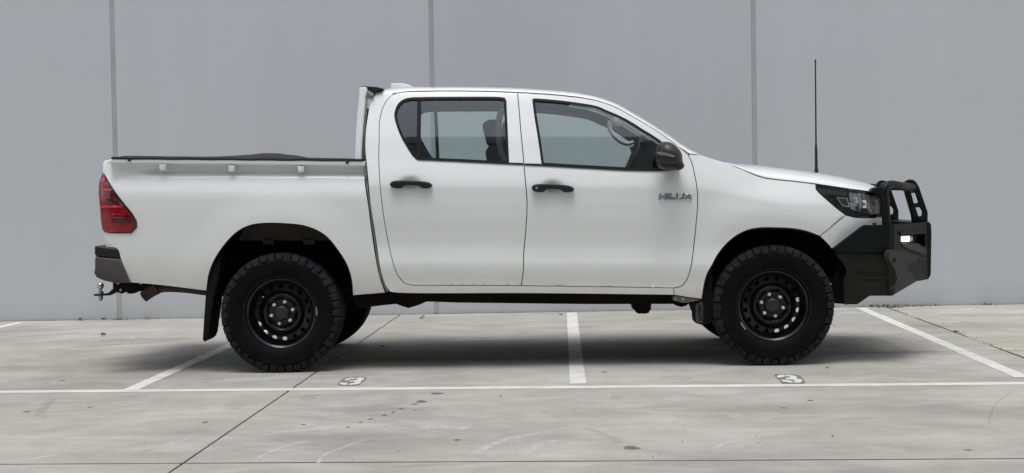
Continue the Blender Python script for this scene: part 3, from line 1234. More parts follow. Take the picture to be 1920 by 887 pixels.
c_bcut = C([(970.6, 174), (973.7, 210.9), (976.7, 247.4), (981.8, 300.2), (984.2, 330), (987, 360), (988.2, 385), (985.6, 434.5), (982, 474.7), (981.3, 505.5), (977.3, 535.8)])
c_rdoor_bot = C([(977.3, 535.8), (773.7, 535)])
c_fdoor_top = C([(970.6, 174), (1022, 176.8), (1063, 180.4), (1100, 185), (1128.8, 191.6), (1157.5, 203), (1186, 219), (1215, 235.7), (1243.8, 254.3),
                 (1272.5, 275), (1290, 289.4)])
c_fdoor_front = C([(1290, 289.4), (1297.4, 305.7), (1303, 330), (1306.7, 351), (1308.2, 375.8), (1306.7, 402.7), (1302, 450), (1297.6, 489), (1288.9, 522),
                   (1277.7, 536.5), (1263, 540)])
c_fdoor_bot = C([(1263, 540), (977.3, 535.8)])
c_cab_rear = C([(731, 547), (721.6, 532.5), (713.3, 504), (708.5, 474.7), (701.4, 427), (694.3, 380), (690.4, 338), (686.5, 297.7), (685, 283.5), (685.5, 251),
                (688, 227.5), (692.8, 200.5), (698.5, 184), (703, 178.5)])
c_bed_front = C([(683.3, 305.0), (683.3, 333), (685, 351), (689.6, 380), (695.5, 427), (702.6, 474.7), (711, 517), (722.0, 549)])
c_shut = C([(1371, 309.2), (1395.8, 319.3), (1415, 328), (1434, 334), (1453.3, 336.8), (1491.7, 340.6), (1530, 345.4)])
c_cowl = C([(1290, 289.4), (1314, 290.6), (1335, 298.5), (1360, 305.6), (1371, 309.2)])
c_lamp_low = C([(1530, 345.4), (1530, 354), (1536, 361.6), (1551.6, 375.8), (1572, 393), (1586, 403.4)])
c_lamp_low2 = C([(1586, 403.4), (1602, 407.6), (1630.5, 408.6), (1654, 407.8)])
c_bump_cut = C([(1586, 403.4), (1537, 442.7)])

GAP = 0.0028
for (cx, cy) in ((769, 343), (1036, 350)):
    q = PS(cx, cy)
    DISH.append((q[0], q[1] + 0.004, 0.080, 0.040, 0.017))

o_rear_door = join(c_rdoor_rear, c_bcut, c_rdoor_bot)
o_front_door = join(c_fdoor_top, c_fdoor_front, c_fdoor_bot, rev(c_bcut))
# window openings (outer edge of the black seal)
o_rwin = join(C([(780, 299.3), (773.5, 292.5), (762.6, 276), (750, 252.8), (741.5, 229), (739.3, 216.7), (741.5, 204), (748, 192.4), (759, 185.2), (770, 182.8), (795, 182),
                 (860, 181.5), (940, 182.3), (947, 184.0), (949.5, 189)]),
              C([(949.5, 189), (952.3, 251.5), (954.8, 307.5)]), C([(954.8, 307.5), (860, 302.8), (780, 299.3)]))
o_fwin = join(C([(998.2, 190), (998.0, 186.2), (1002, 184.3)]), C([(1002, 184.3), (1042.7, 187.5), (1083.3, 192.6), (1119, 199), (1138.3, 207), (1167, 219.4), (1186, 230),
               (1205.4, 242.4), (1224.6, 254), (1245, 268.5), (1262, 283)]), C([(1262, 283), (1270, 300), (1268, 318)]),
              C([(1268, 318), (1240, 319.5), (1196, 319.3), (1100, 314.5), (1015.6, 309.5)]), C([(1015.6, 309.5), (1008, 255.5), (1002, 219), (998.2, 190)]))

SIDES = (-1, 1)
for sd_ in SIDES:
    # ---------------- doors
    for nm, outl, win in (('rear_door', o_rear_door, o_rwin), ('front_door', o_front_door, o_fwin)):
        d = panel(nm, inset(outl, GAP), S, 'paint', truck, sd_, holes=[win], grid=0.016, flange=0.02)
        # black rubber seal around the glass
        ring_in = inset(win, 0.016)
        panel('window_seal', inset(win, 0.0006), lambda x, z: S(x, z) + 0.0015, 'rubber', d, sd_, holes=[ring_in], grid=0, flange=0.018)
        gl_out = inset(win, 0.010)
        if nm == 'rear_door':
            # fixed quarter light, divider bar, main pane
            xa, xb = PS(781.6, 240)[0], PS(788.8, 240)[0]
            g = np.array(gl_out)
            panel('window_glass', gl_out, lambda x, z: S(x, z) - 0.009, 'glass', d, sd_, grid=0.04, flange=0.004, back=True)
            zt, zb = PS(785, 183)[1], PS(785, 300)[1]
            zb = min(zb, PS(790, 300)[1])
            panel('divider_bar', join_open([np.array(p) for p in [(xa, zb), (xb, zb), (xb, zt), (xa, zt), (xa, zb)]], 0.03)[:-1],
                  lambda x, z: S(x, z) - 0.003, 'rubber', d, sd_, grid=0, flange=0.012)
        else:
            panel('window_glass', gl_out, lambda x, z: S(x, z) - 0.009, 'glass', d, sd_, grid=0.04, flange=0.004, back=True)
            # sail panel that carries the mirror
            sail = join(C([(1236, 264), (1250, 272.5), (1262, 283.5), (1269.5, 300), (1267.5, 317.5)]), C([(1267.5, 317.5), (1236, 318.6)]), C([(1236, 318.6), (1236, 264)]))
            panel('mirror_sail', inset(sail, 0.001), lambda x, z: S(x, z) + 0.004, 'plastic', d, sd_, grid=0.03, flange=0.02)

    # belt moulding strips (one per door), black
    def strip(top, bot):
        return join(C(top), C([top[-1], bot[-1]], sm=False), rev(C(bot)), C([bot[0], top[0]], sm=False))
    b1 = strip([(781.5, 297.6), (860, 300.0), (955, 304.8), (981.0, 305.6)], [(781.5, 299.9), (860, 303.4), (955, 308.2), (981.2, 309.3)])
    b2 = strip([(983.6, 306.4), (1015, 307.3), (1100, 311.8), (1180, 316.0), (1240, 316.9), (1266, 316)],
               [(984, 309.9), (1015, 311.2), (1100, 316.0), (1180, 320.2), (1240, 320.6), (1268, 319)])
    for b in (b1, b2):
        panel('belt_moulding', b, lambda x, z: S(x, z) + 0.006, 'rubber', truck, sd_, grid=0, flange=0.014)

    # ---------------- cab side: rear pillar and sill in one pressing
    sill = join(c_cab_rear, C([(703, 178.5), (705, 175.5), (714, 174.6), (735, 173.8), (737.4, 177)], sm=False),
                rev(c_rdoor_rear[:len(c_rdoor_rear)]) if False else rev(C([(773.7, 535), (759.4, 531.5), (750, 522), (742.9, 510), (733.4, 479.4), (724, 434.5), (716, 380), (711.7, 335), (710, 290), (710.7, 265.4),
                  (711, 234.8), (713, 218.5), (717.5, 202.3), (726.6, 186), (737.4, 177)])),
                C([(773.7, 535), (977.3, 535.8)]), C([(977.3, 535.8), (1263, 540)]), C([(1263, 540), (1264, 553.2)]), C([(1264, 553.2), (1000, 550.0), (745, 549.0), (731, 547)]))
    panel('cab_side', inset(sill, GAP * 0.6), S, 'paint', truck, sd_, grid=0.02, flange=0.03)

    # ---------------- front guard
    guard = join(c_cowl, c_shut, c_lamp_low, c_bump_cut, rev(c_arch_f), C([(1316, 561), (1290, 557.5), (1264, 553.2)]), C([(1264, 553.2), (1263, 540)]), rev(c_fdoor_front))
    panel('front_guard', inset(guard, GAP), S, 'paint', truck, sd_, grid=0.016, flange=0.03)
    # bumper corner under the lamp
    corner = join(rev(c_bump_cut), c_lamp_low2, C([(1654, 407.8), (1656, 423)]), C([(1656, 423), (1617, 423.5)]), C([(1617, 423.5), (1560, 466.5)]), rev(c_arch_f2))
    panel('bumper_corner', inset(corner, GAP * 0.8), S, 'paint', truck, sd_, grid=0.02, flange=0.03)

    # ---------------- tub side
    tub = join(C([(200.5, 306), (193.2, 322.6)]), C([(193.2, 322.6), (248, 400), (256.5, 415), (257.2, 425.7), (246.7, 437.6)], sm=False), C([(246.7, 437.6), (195.5, 437.2)]),
               C([(195.5, 437.2), (196, 446), (198.6, 463.2)]), C([(198.6, 463.2), (218, 465.4), (222.5, 470), (226.5, 485), (241, 520), (244, 529.5)]), C([(244, 529.5), (300, 534.5), (387, 545)]),
               c_arch_r, C([(662, 553.5), (722.0, 549)]), rev(c_bed_front), C([(683.3, 305.0), (440, 303.0), (300, 304.0), (200.5, 306)]))
    panel('tub_side', inset(tub, 0.001), S, 'paint', truck, sd_, grid=0.015, flange=0.03)

    # inner skin coloured black to put shade into the shut lines, also the trim one sees inside the cab
    inner = join(C([(722, 534), (712, 480), (705, 425), (700, 380), (697, 330), (694, 283), (695, 240), (703, 205), (722, 182), (760, 175), (860, 173), (1000, 177), (1100, 187),
                    (1157, 206), (1215, 239), (1272, 278), (1292, 296), (1310, 340), (1318, 400), (1318, 470), (1306, 530), (1290, 545)]), C([(1290, 545), (1000, 545), (722, 534)]))
    panel('inner_skin', inner, lambda x, z: S(x, z) - 0.034, 'trim', truck, sd_, holes=[inset(o_rwin, -0.012), inset(o_fwin, -0.012)], grid=0.05, flange=0)
    panel('inner_skin', inner, lambda x, z: S(x, z) - 0.026, 'black_gap', truck, sd_, holes=[inset(o_rwin, -0.006), inset(o_fwin, -0.006)], grid=0.05, flange=0)

    # ---------------- wheel arch liners
    for arch, zlow in ((c_arch_r, 0.40), (join(c_arch_f, c_arch_f2), 0.36)):
        a = inset(list(arch) + [np.array([arch[-1][0], 0.2]), np.array([arch[0][0], 0.2])], -0.008)
        if area2(list(arch) + [np.array([arch[-1][0], 0.2])]) < 0:
            pass
        V, F = [], []
        pts = list(arch)
        cx = (pts[0][0] + pts[-1][0]) / 2
        cz = 0.45
        n = len(pts)
        for p in pts:
            q = p + (p - np.array([cx, cz])) / np.linalg.norm(p - np.array([cx, cz])) * 0.010
            V.append((q[0], sd_ * (S(p[0], p[1]) - 0.012), q[1]))
            V.append((q[0], sd_ * 0.40, q[1]))
        F = [(2 * i, 2 * i + 1, 2 * i + 3, 2 * i + 2) for i in range(n - 1)]
        mk('arch_liner', V, F, 'liner', truck, sharp=60)

    # ---------------- door handles (two per side)
    for (pts, lockx) in (([(731, 346), (734, 341), (744, 338.4), (770, 338.2), (795, 340.0), (806, 343), (810, 347.4), (806, 352), (797, 353.6), (790, 352.4), (785, 348.8), (757, 348.6),
                           (753, 352.6), (742, 353.2), (734, 350.6)], None),
                         ([(997, 352), (1000, 347), (1008, 345.2), (1036, 345.0), (1061, 347.2), (1072, 350), (1076.5, 354.4), (1072.5, 359.4), (1063, 361), (1056, 359.6), (1051, 356.0),
                           (1024, 355.8), (1019.5, 359.6), (1008, 360.4), (1000, 357.6)], (1006.5, 352.4))):
        q = spline([PS(p[0], p[1], 0.03) for p in pts], 0.006, closed=True)
        yb = np.mean([S(p[0], p[1]) for p in q])
        h = prism('door_handle', q, sd_ * (yb + 0.042), sd_ * (yb - 0.006), 'plastic', truck, 0.012, 3)
        if lockx:
            lk = PS(lockx[0], lockx[1], 0.04)
            V, F = lathe_geo([(0.0, 0), (0.008, 0), (0.009, 0.002), (0.009, 0.01)], 20)
            V = [(v[0] + lk[0], sd_ * (yb + 0.0445) - sd_ * v[1], v[2] + lk[1]) for v in V]
            mk('key_lock', V, F, 'steel', h)

    # ---------------- side mirror
    def PM(pts, Y):
        return [P(p[0], p[1], Y)[[0, 2]] for p in pts]
    mo = spline(PM([(1232, 278), (1238, 268), (1246, 265), (1259, 266.6), (1272, 276), (1280, 289), (1281.5, 302), (1284, 311), (1278.5, 317), (1262, 317.6), (1244, 316),
                    (1234.5, 309.5), (1231.2, 294)], -1.02), 0.008, closed=True)
    mir = dome('side_mirror', mo, sd_ * 0.93, sd_ * 1.10, 'mirror_cap', truck, rings=9, power=2.6, shrink=0.25)
    # back-shell inboard so the housing closes against the arm
    dome('mirror_arm', spline(PM([(1246, 300), (1262, 296), (1272, 302), (1274, 315), (1256, 318), (1246, 314)], -0.9), 0.01, closed=True),
         sd_ * 0.82, sd_ * 0.95, 'plastic', mir, rings=3, power=4, shrink=0.6)
    ind = spline(PM([(1233.5, 285.5), (1245, 286), (1257, 289), (1267, 293.5), (1266, 296.5), (1255, 294.5), (1243, 292), (1233.5, 291)], -1.05), 0.008, closed=True)
    dome('mirror_indicator', ind, sd_ * 1.0, sd_ * 1.108, MAT.setdefault('ind', mat('smoked_indicator', (0.20, 0.195, 0.19), 0.2, spec=0.6, coat=0.6)), mir, rings=4, power=3, shrink=0.8)
    low = spline(PM([(1232, 300), (1250, 302), (1268, 304), (1282, 306), (1284.5, 312), (1278.5, 318.2), (1262, 318.6), (1244, 317), (1234.5, 311)], -1.03), 0.008, closed=True)
    dome('mirror_lower_shell', low, sd_ * 0.95, sd_ * 1.085, 'plastic', mir, rings=6, power=3, shrink=0.4)

    # ---------------- tail lamp
    tl_out = join(C([(193.2, 323.2), (247.2, 400)], sm=False), C([(247.2, 400), (255.8, 414), (257.2, 421), (255.5, 429), (246.7, 437)]), C([(246.7, 437), (198, 436)]),
                  C([(198, 436), (193.5, 432.5), (189.8, 414), (188.4, 392.4), (186, 372), (185.4, 356), (187.2, 339.6), (193.2, 323.2)]))
    lamp = panel('tail_lamp', inset(tl_out, 0.001), lambda x, z: S(x, z) + 0.008, 'lamp_black', truck, sd_, grid=0.015, flange=0.03)
    segs = [([(193.4, 328), (246, 403), (250, 413), (250.5, 424), (244, 434), (199, 434.5), (194.5, 431), (190.8, 414), (189.2, 392.4), (186.8, 372), (186.2, 356), (188.2, 340)], 'red', 0.006, 0),
            ([(191.5, 333), (196.5, 331.5), (199, 337), (196, 341), (190, 341)], 'red_bright', 0.009, 0),
            ([(194, 347), (203, 346.5), (208.5, 353), (196, 353.2)], 'red_dark', 0.009, 0),
            ([(195, 354.0), (209, 354.0), (211.5, 357), (196, 356.8)], 'red_bright', 0.0095, 0),
            ([(196, 358), (212, 358), (220, 369), (198, 369)], 'red_dark', 0.009, 0),
            ([(199, 372), (221, 372), (224, 376.5), (200, 376.5)], 'red_dark', 0.009, 0),
            ([(200, 378), (223, 378), (225, 382), (202, 382)], 'lamp_black', 0.009, 0),
            ([(190.5, 385.2), (200, 384.6), (222, 385.8), (232, 388.8), (226, 389.6), (190.5, 389.8)], 'red_bright', 0.010, 0),
            ([(208, 400.5), (240, 400.5), (247, 410), (248, 418), (240, 420.0), (214, 417.5), (208.5, 413)], 'red_dark', 0.009, 0),
            ([(209, 401.5), (238, 401.8), (235, 403), (209, 402.8)], 'red_bright', 0.0105, 0),
            ([(209, 407.0), (233, 407.2), (231, 408.4), (209, 408.2)], 'red_bright', 0.0105, 0),
            ([(206, 432), (215, 431.4), (216.5, 433.8), (204, 434)], 'red_bright', 0.009, 0)]
    for pts, mm, off, _ in segs:
        q = [PS(*p) for p in pts]
        q = join_open(q + [q[0]], 0.02)[:-1]
        panel('lamp_segment', q, lambda x, z, off=off: S(x, z) + off + 0.004, mm, lamp, sd_, grid=0.03, flange=0.006)

    # ---------------- head lamp: dark bowl, reflectors and a clear cover
    hl = join(C([(1531, 346.6), (1583, 353.6), (1632, 360.2), (1650, 364)]), C([(1650, 364), (1655, 385), (1655, 406.6)]), rev(c_lamp_low2), rev(c_lamp_low))
    hl = inset(hl, 0.003)
    bowl = panel('head_lamp', hl, lambda x, z: S(x, z) - 0.05, 'lamp_black', truck, sd_, grid=0.02, flange=0)
    panel('lens', hl, lambda x, z: S(x, z) + 0.001, 'clear', bowl, sd_, grid=0.02, flange=0.004, back=True)
    panel('lamp_rim', hl, lambda x, z: S(x, z) - 0.001, 'lamp_black', bowl, sd_, holes=[inset(hl, 0.009)], grid=0, flange=0.05)

    def lampseg(pts, mm, off, dome_k=0.0, nm='reflector'):
        q = [PS(*p) for p in pts]
        c = np.mean(q, axis=0)
        q = join_open(q + [q[0]], 0.012)[:-1]
        rr = max(np.linalg.norm(p - c) for p in q)
        panel(nm, q, lambda x, z: S(x, z) - off - dome_k * (1 - min(1, ((x - c[0]) ** 2 + (z - c[1]) ** 2) / rr ** 2)), mm, bowl, sd_, grid=0.012, flange=0.008)
    lampseg([(1534, 349.5), (1592, 357.5), (1588, 361.5), (1590, 367), (1546, 366), (1536, 357)], 'bezel_grey', 0.010, nm='bezel')
    def facet(pts, k, off, mm='chrome', nm='reflector', kx=0.0):
        q = [PS(*p) for p in pts]
        c = np.mean(q, axis=0)
        q = join_open(q + [q[0]], 0.012)[:-1]
        panel(nm, q, lambda x, z: S(x, z) - off - k * (z - c[1]) - kx * (x - c[0]), mm, bowl, sd_, grid=0.03, flange=0.004)
    xs_ = [1592, 1600, 1608, 1616, 1623, 1630]
    for i_ in range(5):
        x0_, x1_ = xs_[i_] + 0.4, xs_[i_ + 1] - 0.4
        yt_ = lambda x: 360.5 + (x - 1592) * 0.09
        ym_ = lambda x: 377 + 3 * math.sin(i_ * 1.7)
        yb_ = lambda x: 392 + (x - 1592) * 0.27
        facet([(x0_, yt_(x0_)), (x1_, yt_(x1_)), (x1_ + 1, ym_(x1_)), (x0_ + 1, ym_(x0_))], 0.16 + 0.12 * math.sin(i_ * 2.1), 0.008, 'lamp_white' if i_ % 2 else 'lamp_pale', kx=0.2 * math.cos(i_ * 2.5))
        facet([(x0_ + 1, ym_(x0_) + 0.8), (x1_ + 1, ym_(x1_) + 0.8), (x1_ + 3, yb_(x1_)), (x0_ + 3, yb_(x0_))], -0.05 + 0.3 * math.sin(i_ * 1.3 + 1), 0.009, 'chrome' if i_ % 2 else 'lamp_pale', kx=-0.2 * math.cos(i_ * 1.9))
    lampseg([(1634, 366), (1646, 369), (1650, 386), (1650, 401), (1636, 402.5), (1630, 386), (1630, 376)], 'amber', 0.010, 0.012, 'indicator')
    lampseg([(1569, 369.8), (1590, 371.2), (1594, 388.6), (1581, 387), (1574, 378)], 'lamp_white', 0.010, 0.0)
    lampseg([(1571.5, 371.5), (1588, 372.8), (1591.5, 386), (1582.5, 384.8), (1576, 377.6)], MAT.setdefault('smoke', mat('smoked_reflector', (0.12, 0.11, 0.07), 0.2, metal=0.3)), 0.007, 0.0, 'bezel')
    lampseg([(1613, 391.0), (1628, 391.8), (1630, 401.5), (1616, 399.0)], 'lamp_black', 0.004, 0.0, 'bezel')
    lampseg([(1605, 374.5), (1622, 376.2), (1621.5, 378.4), (1604.5, 376.8)], 'lamp_white', 0.003, 0.0)
    lampseg([(1600, 379), (1612, 380), (1611.5, 381.6), (1600, 380.8)], 'lamp_white', 0.003, 0.0)
    lampseg([(1627.5, 366.5), (1630, 366.8), (1630.5, 384), (1637.5, 402.0), (1635, 402.4), (1628, 384.4)], 'lamp_white', 0.003, 0.0, 'lamp_divider')
    lampseg([(1638.5, 377), (1643.5, 378.5), (1644, 386.5), (1640, 386)], MAT.setdefault('bulb', mat('orange_bulb', (0.75, 0.36, 0.16), 0.3)), 0.004, 0.0, 'bulb')

# ---------------- model badge on both front doors, chrome italic letters
def badge(side):
    """HILUX built of bars in a unit box, then laid on the door"""
    glyphs = {
        'H': [[(0, 0), (.24, 0), (.36, 1), (.12, 1)], [(.72, 0), (.96, 0), (1.08, 1), (.84, 1)], [(.18, .36), (.88, .36), (.91, .62), (.21, .62)]],
        'I': [[(0, 0), (.26, 0), (.38, 1), (.12, 1)]],
        'L': [[(0, 0), (.80, 0), (.84, .26), (.29, .26), (.38, 1), (.12, 1)]],
        'U': [[(.02, .26), (0.08, .06), (.2, 0), (.85, 0), (1.06, .12), (1.20, 1), (.94, 1), (.85, .26), (.29, .26), (.38, 1), (.12, 1)]],
        'X': [[(-.06, 0), (.26, 0), (1.22, 1), (.90, 1)], [(.70, 0), (1.04, 0), (.42, 1), (.08, 1)]]}
    adv = {'H': 1.02, 'I': .36, 'L': .88, 'U': 1.10, 'X': 1.1}
    root = None
    x = 0
    tot = sum(adv[c] for c in 'HILUX') + 0.1
    p0, p1 = PS(1234.3, 373.9), PS(1299.9, 362.6)
    wdt, hgt = (p1[0] - p0[0]) / tot, PS(1267, 362.2)[1] - PS(1267, 374)[1]
    zb = PS(1267, 374)[1]
    yb = S((p0[0] + p1[0]) / 2, zb + hgt / 2)
    bm = bmesh.new()
    for ch in 'HILUX':
        for gi, poly in enumerate(glyphs[ch]):
            ux = [(x + q[0]) * wdt for q in poly]
            out = 0.0105 + 0.0007 * gi
            top = []
            bot = []
            for q, xx in zip(poly, ux):
                X = p0[0] + xx if side < 0 else p1[0] - xx
                Z = zb + q[1] * hgt
                Y = S(X, Z)
                # faces slope like real emblem letters: upper half looks up, lower half looks down
                top.append(bm.verts.new((X, side * (Y + out), Z)))
                bot.append(bm.verts.new((X, side * (Y - 0.001), Z)))
            bm.faces.new(top)
            n = len(top)
            for i in range(n):
                bm.faces.new((top[i], bot[i], bot[(i + 1) % n], top[(i + 1) % n]))
        x += adv[ch]
    zc_ = zb + 0.60 * hgt
    bmesh.ops.bisect_plane(bm, geom=list(bm.verts) + list(bm.edges) + list(bm.faces), dist=1e-6, plane_co=(0, 0, zc_), plane_no=(0, 0, 1))
    for v in bm.verts:
        if v.co.z > zc_ + 1e-4 and abs(v.co.y) > S(v.co.x, v.co.z) + 0.003:
            v.co.y -= side * 0.0085 * (v.co.z - zc_) / (0.40 * hgt)
    bmesh.ops.recalc_face_normals(bm, faces=bm.faces)
    ed = [e for e in bm.edges if len(e.link_faces) == 2 and e.calc_face_angle(0) > 0.8]
    bmesh.ops.bevel(bm, geom=ed, offset=0.0012, segments=1, affect='EDGES', clamp_overlap=True)
    mk_bm('door_badge', bm, MAT.setdefault('badge', mat('badge_chrome', (0.52, 0.53, 0.55), 0.1, metal=1.0)), truck, sharp=30)


for sd_ in SIDES:
    badge(sd_)


# ---------------- roof, windscreen and bonnet: sections spanning the car, crown set by the traced outline
def interp(pts):
    xs = [p[0] for p in pts]
    ys = [p[1] for p in pts]
    return pchip(xs, ys)


sil_roof = interp([(680, 215), (692, 196), (700, 178), (706, 171), (713, 168), (733.8, 165), (773.5, 163), (860, 162.8), (920, 163.5), (961.5, 164.6), (1022, 168.3), (1063, 171.6), (1100, 176.5),
                   (1128.8, 183), (1157.5, 194.5), (1186, 209.8), (1215, 227), (1243.8, 245.3), (1272.5, 264.5), (1301, 282.7), (1314.7, 290.7), (1345, 303)])
sil_hood = interp([(1290, 286), (1314, 290.0), (1334.5, 297.6), (1359.4, 304.4), (1418.8, 309.7), (1472.5, 316.4), (1539.6, 325), (1580, 332.5), (1617.5, 341), (1642, 349), (1652, 355), (1700, 385)])


def section(we, ze, zc, p, q, n, bow=0.0):
    ys = [we * math.sin(math.pi / 2 * i / n) for i in range(n, -1, -1)]     # dense near the edge
    return [(y, ze + (zc - ze) * max(0.0, 1 - (y / we) ** p) ** (1 / q), bow * (1 - (y / we) ** 2)) for y in ys]


def solve_crown(X, we, ze, sil, p, q, bow):
    lo, hi = ze + 0.001, ze + 0.35
    for _ in range(28):
        mid = 0.5 * (lo + hi)
        up = False
        for (y, z, b) in section(we, ze, mid, p, q, 24, bow):
            px, py = project((X + b, -y, z))
            if py < sil(px):
                up = True
                break
        if up:
            hi = mid
        else:
            lo = mid
    return lo


def spans(edge, sil, p, q, n, bow_f):
    rows = []
    for e in edge:
        we = S(e[0], e[1]) - 0.001
        bow = bow_f(e[0])
        zc = solve_crown(e[0], we, e[1], sil, p, q, bow)
        half = section(we, e[1], zc, p, q, n, bow)
        row = [(e[0] + b, -y, z) for (y, z, b) in half]
        row += [(v[0], -v[1], v[2]) for v in row[-2::-1]]
        rows.append(row)
    # calm the crown along the length
    R = np.array(rows)
    for _ in range(3):
        R[1:-1, :, 2] = 0.5 * R[1:-1, :, 2] + 0.25 * (R[:-2, :, 2] + R[2:, :, 2])
    return R


def grid_obj(name, R, m, parent, c0=None, c1=None, r0=0, r1=None, thick=0.0, sharp=60):
    r1 = R.shape[0] if r1 is None else r1
    c0 = 0 if c0 is None else c0
    c1 = R.shape[1] if c1 is None else c1
    sub = R[r0:r1, c0:c1]
    nr, nc = sub.shape[:2]
    V = [tuple(v) for row in sub for v in row]
    F = [(i * nc + j, (i + 1) * nc + j, (i + 1) * nc + j + 1, i * nc + j + 1) for i in range(nr - 1) for j in range(nc - 1)]
    F = [f[::-1] for f in F]
    if thick:
        b = len(V)
        V += [(v[0], v[1] * 0.995, v[2] - thick) for v in V]
        F += [tuple(b + k for k in f[::-1]) for f in F]
    o = mk(name, V, F, m, parent, sharp=sharp)
    return o


e_roof = C([(703, 177.3), (714, 176.6), (737.4, 175.6), (755.4, 171.6), (795, 170.2), (860, 169.6), (921, 170.6), (970.6, 172.6), (1022, 175.4), (1063, 179.0), (1100, 183.6), (1128.8, 190.2),
            (1157.5, 201.6), (1186, 217.6), (1215, 234.2), (1243.8, 252.8), (1272.5, 273.4), (1290, 287.6), (1301, 289.2), (1312, 290.2)], 0.03)
NR = 26
RR = spans(e_roof, sil_roof, 2.6, 2.0, NR, lambda x: 0.05 * sstep(0.2, 0.9, x) - 0.02 * sstep(-.75, -.95, x))
xs_w = PS(1085, 182)[0]
iw = next(i for i, e in enumerate(e_roof) if e[0] > xs_w)
nc = RR.shape[1]
KP = 9                                           # columns that belong to each windscreen pillar
grid_obj('roof', RR, 'paint', truck, r1=iw + 1, thick=0.0)
grid_obj('windscreen_pillar', RR, 'paint', truck, c1=KP + 1, r0=iw)
grid_obj('windscreen_pillar', RR, 'paint', truck, c0=nc - KP - 1, r0=iw)
grid_obj('windscreen', RR, 'glass', truck, c0=KP, c1=nc - KP, r0=iw)
# inner trim of the windscreen pillars
RT = RR.copy()
RT[:, :, 2] -= 0.022
RT[:, :, 1] *= 0.965
RT[:, :, 0] -= 0.012
grid_obj('pillar_lining', RT, 'trim', truck, c1=KP + 1, r0=iw - 3)
grid_obj('pillar_lining', RT, 'trim', truck, c0=nc - KP - 1, r0=iw - 3)
# headlining under the roof
R2 = RR.copy()
R2[:, :, 2] -= 0.035
R2[:, :, 1] *= 0.95
grid_obj('headlining', R2, 'trim', truck, r0=3, r1=iw - 1)
# rear wall of the cab, with its window
cr = c_cab_rear
V, F = [], []
for p in cr:
    w = S(p[0], p[1]) - 0.002
    for k in range(9):
        t = -1 + 2 * k / 8
        V.append((p[0] + 0.006 - 0.02 * (1 - t * t), t * w, p[1]))
for i in range(len(cr) - 1):
    for k in range(8):
        F.append((i * 9 + k, i * 9 + k + 1, (i + 1) * 9 + k + 1, (i + 1) * 9 + k))
mk('cab_back', V, F, 'paint', truck)
xw = PS(690, 240)[0]
box('rear_window', (xw - 0.034, 0, 1.50), (0.026, 1.12, 0.34), 'lamp_black', truck, 0.02)

# bonnet
e_hood = C([(1312, 291.6), (1335, 299.8), (1360, 306.8), (1371, 309.0), (1395.8, 318.2), (1415, 326.9), (1434, 332.9), (1453.3, 335.6), (1491.7, 339.4), (1530, 344.2), (1583, 352.2), (1632, 358.6)], 0.03)
RH = spans(e_hood, sil_hood, 3.0, 1.9, 22, lambda x: 0.20 * sstep(1.3, 2.25, x) ** 1.5)
grid_obj('bonnet', RH, 'paint', truck)
# rolled nose of the bonnet
last = RH[-1]
V, F = [], []
n = len(last)
for k in range(5):
    a = math.pi / 2 * k / 4
    for v in last:
        V.append((v[0] + 0.03 * math.sin(a), v[1], v[2] - 0.035 * (1 - math.cos(a))))
for k in range(4):
    for j in range(n - 1):
        F.append((k * n + j, k * n + j + 1, (k + 1) * n + j + 1, (k + 1) * n + j))
mk('bonnet_lip', V, F, 'paint', truck, sharp=60)
# radiator grille behind the bar, bowed across the nose
V, F = [], []
for i in range(9):
    z = 0.62 + (last[n // 2][2] - 0.05 - 0.62) * i / 8
    for k in range(21):
        t = -1 + 2 * k / 20
        j = int(round((n - 1) * k / 20))
        V.append((last[j][0] + 0.012 + 0.03 * math.sin(math.pi * i / 8), t * 0.70, min(z, last[j][2] - 0.03)))
for i in range(8):
    for k in range(20):
        F.append((i * 21 + k, i * 21 + k + 1, (i + 1) * 21 + k + 1, (i + 1) * 21 + k))
gr = mk('grille', V, F, 'plastic', truck)
for i in range(5):
    z = 0.72 + 0.07 * i
    pts = []
    for k in range(21):
        t = -1 + 2 * k / 20
        j = int(round((n - 1) * k / 20))
        pts.append((last[j][0] + 0.03 + 0.02, t * 0.56, z))
    tube('grille_bar', pts, 0.014, 'plastic', gr, 8, False)

# roof fin
fin = [P(p[0], p[1], -0.05)[[0, 2]] for p in [(733.8, 166), (733.8, 157.6), (736, 157), (755.4, 157), (766, 159.2), (775, 163.5), (778, 166)]]
prism('roof_fin', spline(fin, 0.01), -0.08, -0.02, 'paint', truck, 0.012, 3)

# ---------------- tub: rail, hooks, cover, tailgate, head frame
for sd_ in SIDES:
    # rail sits over the tub side
    ro = [P(p[0], p[1], -0.885)[[0, 2]] for p in [(201, 305.4), (202.5, 301.5), (206, 298.6), (212, 298.0), (300, 298.6), (420, 299.6), (560, 301.2), (683.2, 302.8), (683.2, 311.0), (560, 309.4), (420, 307.6), (300, 306.8), (288, 306.2)]]
    prism('tub_rail', ro, sd_ * 0.886, sd_ * 0.80, 'paint', truck, 0.011, 3)
    for hx, hy in ((304, 313.4), (433.5, 316.0), (563.5, 317.2)):
        hk = [P(hx + a, hy + b, -0.885)[[0, 2]] for a, b in [(-6.4, -6.2), (6.6, -6.0), (4.4, 5.8), (-4.6, 5.8)]]
        prism('rope_hook', hk, sd_ * 0.884, sd_ * 0.83, 'paint', truck, 0.006, 2)
    # rope toggles of the cover, hanging over the rail
    for tx, ty in ((242.5, 299.5), (651, 304.2)):
        tg = [P(tx + a, ty + b, -0.89)[[0, 2]] for a, b in [(-1.5, -3.5), (3.6, -3.5), (2.0, 3.4), (-3.0, 3.0)]]
        prism('cover_toggle', tg, sd_ * 0.896, sd_ * 0.87, 'canvas', truck, 0.003, 1)

